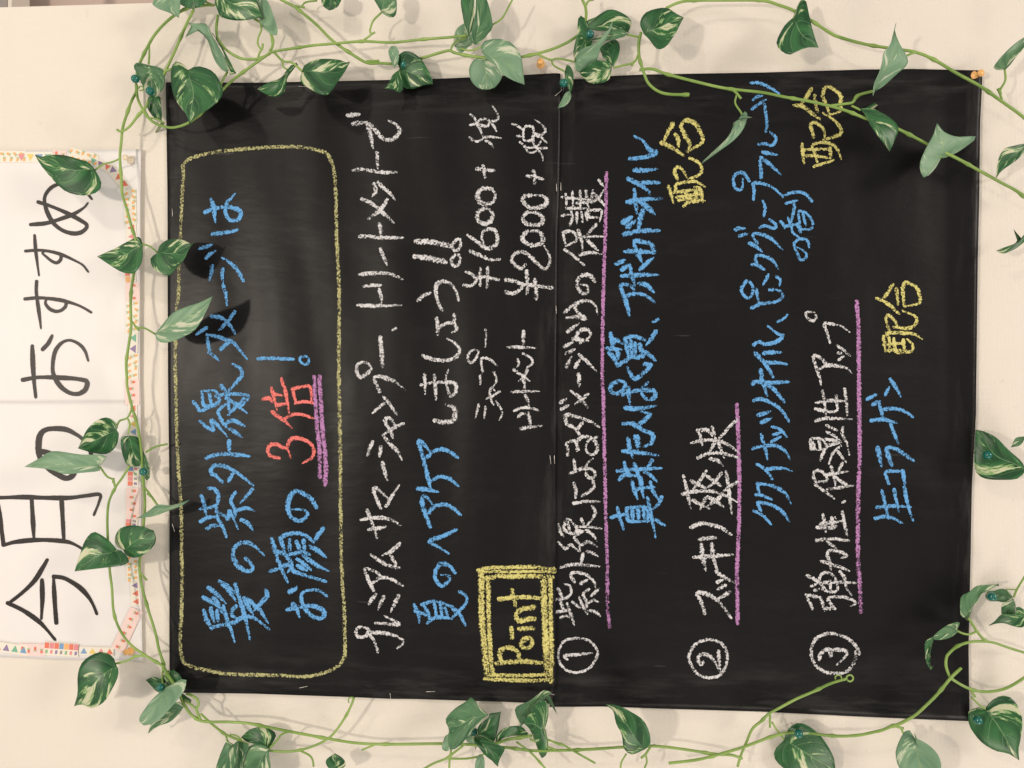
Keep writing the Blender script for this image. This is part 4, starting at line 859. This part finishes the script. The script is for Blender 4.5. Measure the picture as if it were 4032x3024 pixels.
# ---------------------------------------------------------------- the patterned tape round the white sheet
PC = [simple('print_orange', srgb(240, 178, 112)), simple('print_green', srgb(142, 184, 134)), simple('print_red', srgb(228, 122, 98)),
      simple('print_blue', srgb(122, 160, 198)), simple('print_yellow', srgb(232, 204, 110)), simple('print_rose', srgb(226, 142, 146)),
      simple('print_violet', srgb(146, 126, 168)), simple('print_grey', srgb(156, 150, 146)), simple('print_teal', srgb(118, 180, 150))]
M_TC = simple('cream_tape', (.84, .79, .68, 1), .5); M_TP = simple('pink_tape', (.86, .66, .62, 1), .5)
TAPE = [('c', 100, '-60,1365 225,1365', '00'), ('f', 90, '150,1370 460,1370', '00'), ('p', 70, '460,1345 580,1347', '00'), ('c', 110, '600,1335 850,1400', '00'),
 ('f', 75, '780,1390 965,1472', '00'), ('f', 85, '955,1455 1105,1640', '00'), ('c', 110, '1130,-10 1137,290', '01'), ('f', 90, '1140,290 1150,440', '01'),
 ('h', 95, '1130,690 1140,800', '01'), ('p', 122, '1152,800 1156,965', '01'), ('c', 114, '1156,965 1150,1240', '01'), ('f', 80, '1162,1240 1157,1430', '01'),
 ('c', 100, '1160,1420 1152,1645', '01'), ('p', 124, '1150,1640 @02 1150,210', '01'), ('f', 78, '1155,205 1160,480', '02'), ('h', 98, '1160,745 1156,915', '02'),
 ('p', 115, '1156,930 1156,1205', '02'), ('h', 108, '1146,1205 1142,1265', '02'), ('c', 108, '1150,1510 @03 1155,90', '02'), ('f', 78, '1172,90 1186,300', '03'),
 ('p', 115, '1190,330 1020,690', '03'), ('f', 75, '990,700 690,692', '03'), ('h', 115, '682,690 385,670', '03'), ('p', 108, '390,688 165,680', '03'), ('f', 88, '240,690 -60,650', '03')]
for ti, (kd, w, s, code) in enumerate(TAPE):
    a, b = [Vector(p) for p in pts(s, code)]
    w = w / 2.212; L = (b - a).length; d = (b - a) / L; nn = Vector((-d.y, d.x))
    hh = .0004 + ti * .00004
    def H(q, e=0): return at(q.x, q.y, h_white(min(q.x, 555), q.y) + hh + e)
    V, Fc = [], []; m = max(2, int(L / 14)); cu = 6
    for i in range(m + 1):
        for j in range(cu + 1):
            q = a + d * (L * i / m) + nn * (w * (j / cu - .5)) + d * (random.uniform(-1.4, 1.4) if i in (0, m) else 0)
            V.append(H(q))
    for i in range(m):
        for j in range(cu):
            c = i * (cu + 1) + j
            Fc.append((c, c + 1, c + cu + 2, c + cu + 1))
    strip = link('tape_strip', mesh_from(V, Fc), M_TP if kd == 'p' else M_TC, sheet)
    V, Fc, Mi = [], [], []
    def poly(ps, mi):
        b0 = len(V); V.extend(H(q, .00016) for q in ps); Fc.append(tuple(range(b0, b0 + len(ps)))); Mi.append(mi)
    def pine(c, ang, mi, s=1.0):
        e = Vector((math.cos(ang), math.sin(ang))); f = Vector((-e.y, e.x))
        poly([c + e * math.cos(t) * 7.5 * s + f * math.sin(t) * 5.6 * s for t in [k * math.pi / 5 for k in range(10)]], mi)
        for q in (-.7, 0, .7):
            poly([c + e * 6 * s + f * (q * 5 - 2) * s, c + e * 6 * s + f * (q * 5 + 2) * s, c + e * 15 * s + f * q * 9 * s], 1)
    if kd == 'c':
        n = int(L / 26) + 1
        for k in range(n):
            for sgn in (-1, 1):
                c = a + d * (L * (k + .5 + .22 * sgn) / n) + nn * (w * .26 * sgn)
                pine(c, random.choice((0.4, 2.7, -1.2)) + random.uniform(-.4, .4), 0, .92)
    elif kd == 'p':
        n = int(L / 30) + 1
        for k in range(n):
            sg = 1 if k % 2 else -1
            c = a + d * (L * (k + .5) / n)
            pine(c + nn * sg * 6, math.atan2(nn.y, nn.x) + (math.pi if sg > 0 else 0), 2, .95)
    elif kd == 'f':
        n = max(2, int(L / 29))
        for k in range(n):
            p0 = a + d * (L * (k + .08) / n); p1 = a + d * (L * (k + .86) / n)
            off = -nn * (w * .30)
            poly([p0 + off, p1 + off, (p0 + p1) / 2 + nn * w * .36], [2, 5, 4, 3, 8, 6, 2][(k + ti) % 7])
    else:
        n = max(2, int(L / 19))
        for k in range(n):
            p0 = a + d * (L * (k + .06) / n); p1 = a + d * (L * (k + .94) / n)
            mi = [3, 2, 5, 2, 0][(k + ti) % 5]
            poly([p0 + nn * w * .02, p1 + nn * w * .02, p1 + nn * w * .46, p0 + nn * w * .46], mi)
            pm = (p0 + p1) / 2; poly([pm - nn * w * .35 - d * 4, pm - nn * w * .38 + d * 5, pm - nn * w * .10 + d * 4, pm - nn * w * .08 - d * 5], [1, 7, 6, 5][(k + ti) % 4])
    if Fc:
        me = mesh_from(V, Fc)
        o = link('printed_pattern', me, PC, strip)
        for p, mi in zip(me.polygons, Mi): p.material_index = mi

# ---------------------------------------------------------------- the ivy strands
BALLXY = [pts('%g,%g' % (b[1], b[2]), b[0])[0] for b in BALLS]
def hfield(px, py):
    h = .025 + .008 * math.sin(px / 310 + 1.3) * math.cos(py / 270 + .5) + .003 * math.sin(px / 120 - py / 90)
    for bx, by in BALLXY:
        h *= 1 - .55 * math.exp(-((px - bx) ** 2 + (py - by) ** 2) / 95 ** 2)
    return h
VDH = dict(a=0, b=.003, c=-.001, d=.002, e=.003, f=.001, g=.004, h=.0, i=.001, j=.005, k=.003)
vroot = {}
for line in STEMS.strip().splitlines():
    v, code, rest = line.split(' ', 2)
    if v not in vroot:
        p0 = pts(rest.split('|')[1], code)[0]
        vroot[v] = empty('ivy_vine', at(p0[0], p0[1], 0), VINES[v], 'vine', 'artificial ivy strands round the notices')

def tube(P, R, seg=8):
    V, Fc = [], []; n = len(P)
    for i, p in enumerate(P):
        t = (P[min(i + 1, n - 1)] - P[max(i - 1, 0)]).normalized()
        s = t.cross(Vector((0, 1, 0)));
        if s.length < 1e-4: s = Vector((1, 0, 0))
        s.normalize(); q = s.cross(t).normalized()
        for k in range(seg):
            a = 2 * math.pi * k / seg
            V.append(p + (s * math.cos(a) + q * math.sin(a)) * R[i])
    for i in range(n - 1):
        for k in range(seg):
            a = i * seg + k; b = i * seg + (k + 1) % seg
            Fc.append((a, b, b + seg, a + seg))
    Fc.append(tuple(reversed(range(seg)))); Fc.append(tuple(range((n - 1) * seg, n * seg)))
    return V, Fc

for line in STEMS.strip().splitlines():
    head, s = line.split('|'); v, code, w = head.split()
    k = tile(code)[2]; w = float(w) / k
    C = catmull(pts(s, code), 7.0)
    P, R = [], []
    for i, p in enumerate(C):
        P.append(at(p.x, p.y, hfield(p.x, p.y) + VDH[v]))
        r = w / 2 * .000238 * (1 + .08 * noise.noise(Vector((p.x / 30, p.y / 30, 0))))
        if len(C) > 25:
            r *= 1 + .45 * math.exp(-((i % 37) - 18) ** 2 / 3.0)     # leaf nodes
        R.append(r)
    V, Fc = tube(P, R)
    main = w > 9.5
    link('stem' if main else 'leaf_stalk', mesh_from(V, Fc, True), M_STEM, vroot[v])

NTL, NSL = 16, 6
def build_leaf(line, idx):
    head, b, t, A, Bs = line.split('|')
    v, code, tone, dh, lift, fa, fb = head.split()
    dh, lift, fa, fb = float(dh) / 1000, float(lift) / 1000, float(fa), float(fb)
    b = Vector(pts(b, code)[0]); t = Vector(pts(t, code)[0])
    def side(s):
        return resample(catmull([b] + [Vector(p) for p in pts(s, code)] + [t], 4), NTL)
    SA, SB = side(A), side(Bs)
    h0 = hfield(b.x, b.y) + VDH[v] + dh * .5
    h1 = max(.006, hfield(t.x, t.y) * .8 + VDH[v] + dh + lift)
    L = (t - b).length
    rnd = random.Random(idx * 13 + 5)
    arch = rnd.uniform(.06, .16) * L * .00026; ph = rnd.uniform(0, 6.28)
    V, UV, Fc = [], [], []
    for i in range(NTL + 1):
        u = i / NTL
        avg = (SA[i] + SB[i]) / 2
        m = b.lerp(t, u).lerp(avg, .65 * 4 * u * (1 - u) * (u ** .3))
        for j in range(-NSL, NSL + 1):
            s = abs(j) / NSL
            E = SA[i] if j < 0 else SB[i]
            p = m.lerp(E, s)
            f = fa if j < 0 else fb
            wd = (E - m).length * .00026
            h = h0 + (h1 - h0) * u + arch * math.sin(math.pi * u) * (1 + .2 * s) + f * wd * s * (.6 + .4 * s)
            h += .0012 * math.sin(7 * u + ph + 1.5 * s * (1 if j < 0 else -1)) * s
            h = max(h, .0052)
            V.append(at(p.x, p.y, h)); UV.append((u, .5 + .5 * j / NSL))
    row = 2 * NSL + 1
    for i in range(NTL):
        for j in range(row - 1):
            a = i * row + j
            Fc.append((a, a + 1, a + row + 1, a + row))
    me = mesh_from(V, Fc, True)
    bm = bmesh.new(); bm.from_mesh(me)
    uvl = bm.loops.layers.uv.new('UVMap'); bm.verts.ensure_lookup_table()
    for f in bm.faces:
        for l in f.loops: l[uvl].uv = UV[l.vert.index]
    bmesh.ops.remove_doubles(bm, verts=bm.verts, dist=1e-6)
    bm.normal_update()
    if sum(f.normal.y * f.calc_area() for f in bm.faces) > 0: bmesh.ops.reverse_faces(bm, faces=bm.faces)
    bmesh.ops.solidify(bm, geom=list(bm.faces), thickness=.0004)
    bm.to_mesh(me); bm.free()
    for p in me.polygons: p.use_smooth = True
    link('leaf', me, M_LEAF[tone], vroot[v])
for i, line in enumerate(LEAVES.strip().splitlines()): build_leaf(line, i)

# ---------------------------------------------------------------- pins and staples
M_BALL = simple('teal_green_plastic', srgb(14, 104, 92), .14, .7)
M_METAL = bpy.data.materials.new('bright_wire'); M_METAL.use_nodes = True
_b = M_METAL.node_tree.nodes['Principled BSDF']; _b.inputs['Base Color'].default_value = (.60, .57, .53, 1); _b.inputs['Metallic'].default_value = .6; _b.inputs['Roughness'].default_value = .35
M_YP = simple('amber_plastic', srgb(250, 192, 118), .25, .5); M_WP = simple('pearl_plastic', srgb(232, 216, 190), .2, .6)
def lathe(c, axis, prof, seg=20):
    axis = axis.normalized(); s = axis.orthogonal().normalized(); q = axis.cross(s)
    V, Fc = [], []
    for (z, r) in prof:
        for k in range(seg):
            a = 2 * math.pi * k / seg
            V.append(c + axis * z + (s * math.cos(a) + q * math.sin(a)) * max(r, 1e-5))
    for i in range(len(prof) - 1):
        for k in range(seg):
            a = i * seg + k; b = i * seg + (k + 1) % seg
            Fc.append((a, b, b + seg, a + seg))
    Fc.append(tuple(reversed(range(seg)))); Fc.append(tuple(range((len(prof) - 1) * seg, len(prof) * seg)))
    return V, Fc
def ball_pin(code, x, y, where):
    p = pts('%g,%g' % (x, y), code)[0]
    hh = .011 if code in ('10', 'K') else .024
    c = at(p[0], p[1], hh); r = 16.7 * .000262
    root = empty('ball_pin', at(p[0], p[1], 0), 'teal ball-headed pin ' + where, 'pin', 'teal ball-headed pins')
    prof = [(-r * math.cos(math.pi * k / 14), r * math.sin(math.pi * k / 14)) for k in range(15)]
    V, Fc = lathe(c, Vector((0, -1, 0)), prof, 24); link('pin_head', mesh_from(V, Fc, True), M_BALL, root)
    V, Fc = lathe(Vector((c.x, 0, c.z)), Vector((0, -1, 0)), [(-.002, .0004), (hh - r * .7, .0004)], 8)
    link('needle', mesh_from(V, Fc, True), M_METAL, root)
for bl in BALLS: ball_pin(*bl)
def push_pin(code, base, top, s, mat, label):
    b = pts('%g,%g' % base, code)[0]; t = pts('%g,%g' % top, code)[0]
    c0 = at(b[0], b[1], .0035); c1 = at(t[0], t[1], .0135)
    ax = c1 - c0; L = ax.length
    root = empty('push_pin', at(b[0], b[1], 0), label, 'push pin', 'plastic push pins')
    prof = [(0, .0034 * s), (.0006, .0044 * s), (.0016, .0044 * s), (.0024, .0026 * s), (L * .62, .0019 * s), (L * .72, .0030 * s), (L * .9, .0033 * s), (L, .0026 * s)]
    V, Fc = lathe(c0, ax, prof); link('pin_grip', mesh_from(V, Fc, True), mat, root)
    V, Fc = lathe(c0 + Vector((0, .005, 0)), Vector((0, -1, 0)), [(0, .0004), (.006, .0004)], 8); link('needle', mesh_from(V, Fc, True), M_METAL, root)
push_pin('00', (1142, 1396), (1082, 1366), 1.0, M_WP, 'pearl white push pin at the upper right corner of the white notice')
push_pin('20', (287, 565), (282, 528), 1.0, M_YP, 'amber push pin above the black paper, between two pale leaves')
push_pin('30', (1850, 662), (1918, 632), 1.1, M_YP, 'amber push pin in the upper right corner of the black paper')
push_pin('03', (1140, 694), (1092, 704), 1.0, M_YP, 'amber push pin in the lower right corner of the white notice')
STAPLES = [('u', '388,752 468,756', '10', 'on the black top edge, left of a heart-shaped leaf'), ('u', '1500,160 1503,225', '01', 'beside the yellow outline, level with the hiragana loop character'),
 ('u', '1500,1245 1520,1310', '02', 'left of the yellow outline below a drooping pale leaf'), ('u', '395,1015 466,1000', '13', 'on the bottom edge strip of the black paper under the outline corner'),
 ('u', '1499,1048 1574,1045', '13', 'lying level on the bottom edge strip, left of the boxed word'), ('u', '1185,1060 1190,1110', '13', 'upright on the very bottom edge of the black paper'),
 ('u', '412,835 468,786', '20', 'slanting left of the teal pin at the top of the seam'), ('l', '461,748 464,790', '20', 'short and upright just under the teal pin on the seam'),
 ('u', '422,1600 425,1665', '20', 'left one of the pair on the seam beside the plus sign'), ('l', '459,1590 461,1660', '20', 'right one of the pair on the seam beside the plus sign'),
 ('u', '418,1005 421,1075', '21', 'alone on the seam half way down the black paper'), ('u', '366,650 374,722', '22', 'left one of the pair on the seam above the boxed word'),
 ('u', '404,650 406,720', '22', 'right one of the pair on the seam above the boxed word'), ('u', '330,1060 403,1073', '23', 'by the leaf tip at the lower end of the seam')]
for sh, s, code, where in STAPLES:
    a, b = pts(s, code)
    d = Vector(b) - Vector(a)
    P = []
    for (x, y), e in ((a, -.0012), (a, .0007), (b, .0007), (b, -.0012)):
        P.append(at(x, y, HF[sh](x, y) + e))
    Q = [P[0], P[0].lerp(P[1], .9), P[1].lerp(P[2], .06), P[1].lerp(P[2], .5), P[2].lerp(P[1], .06), P[3].lerp(P[2], .9), P[3]]
    V, Fc = tube(Q, [.00032] * 7, 6)
    o = link('staple', mesh_from(V, Fc, True), M_METAL)
    o['label'] = 'bright wire staple ' + where; o['category'] = 'staple'; o['group'] = 'staples in the black paper'
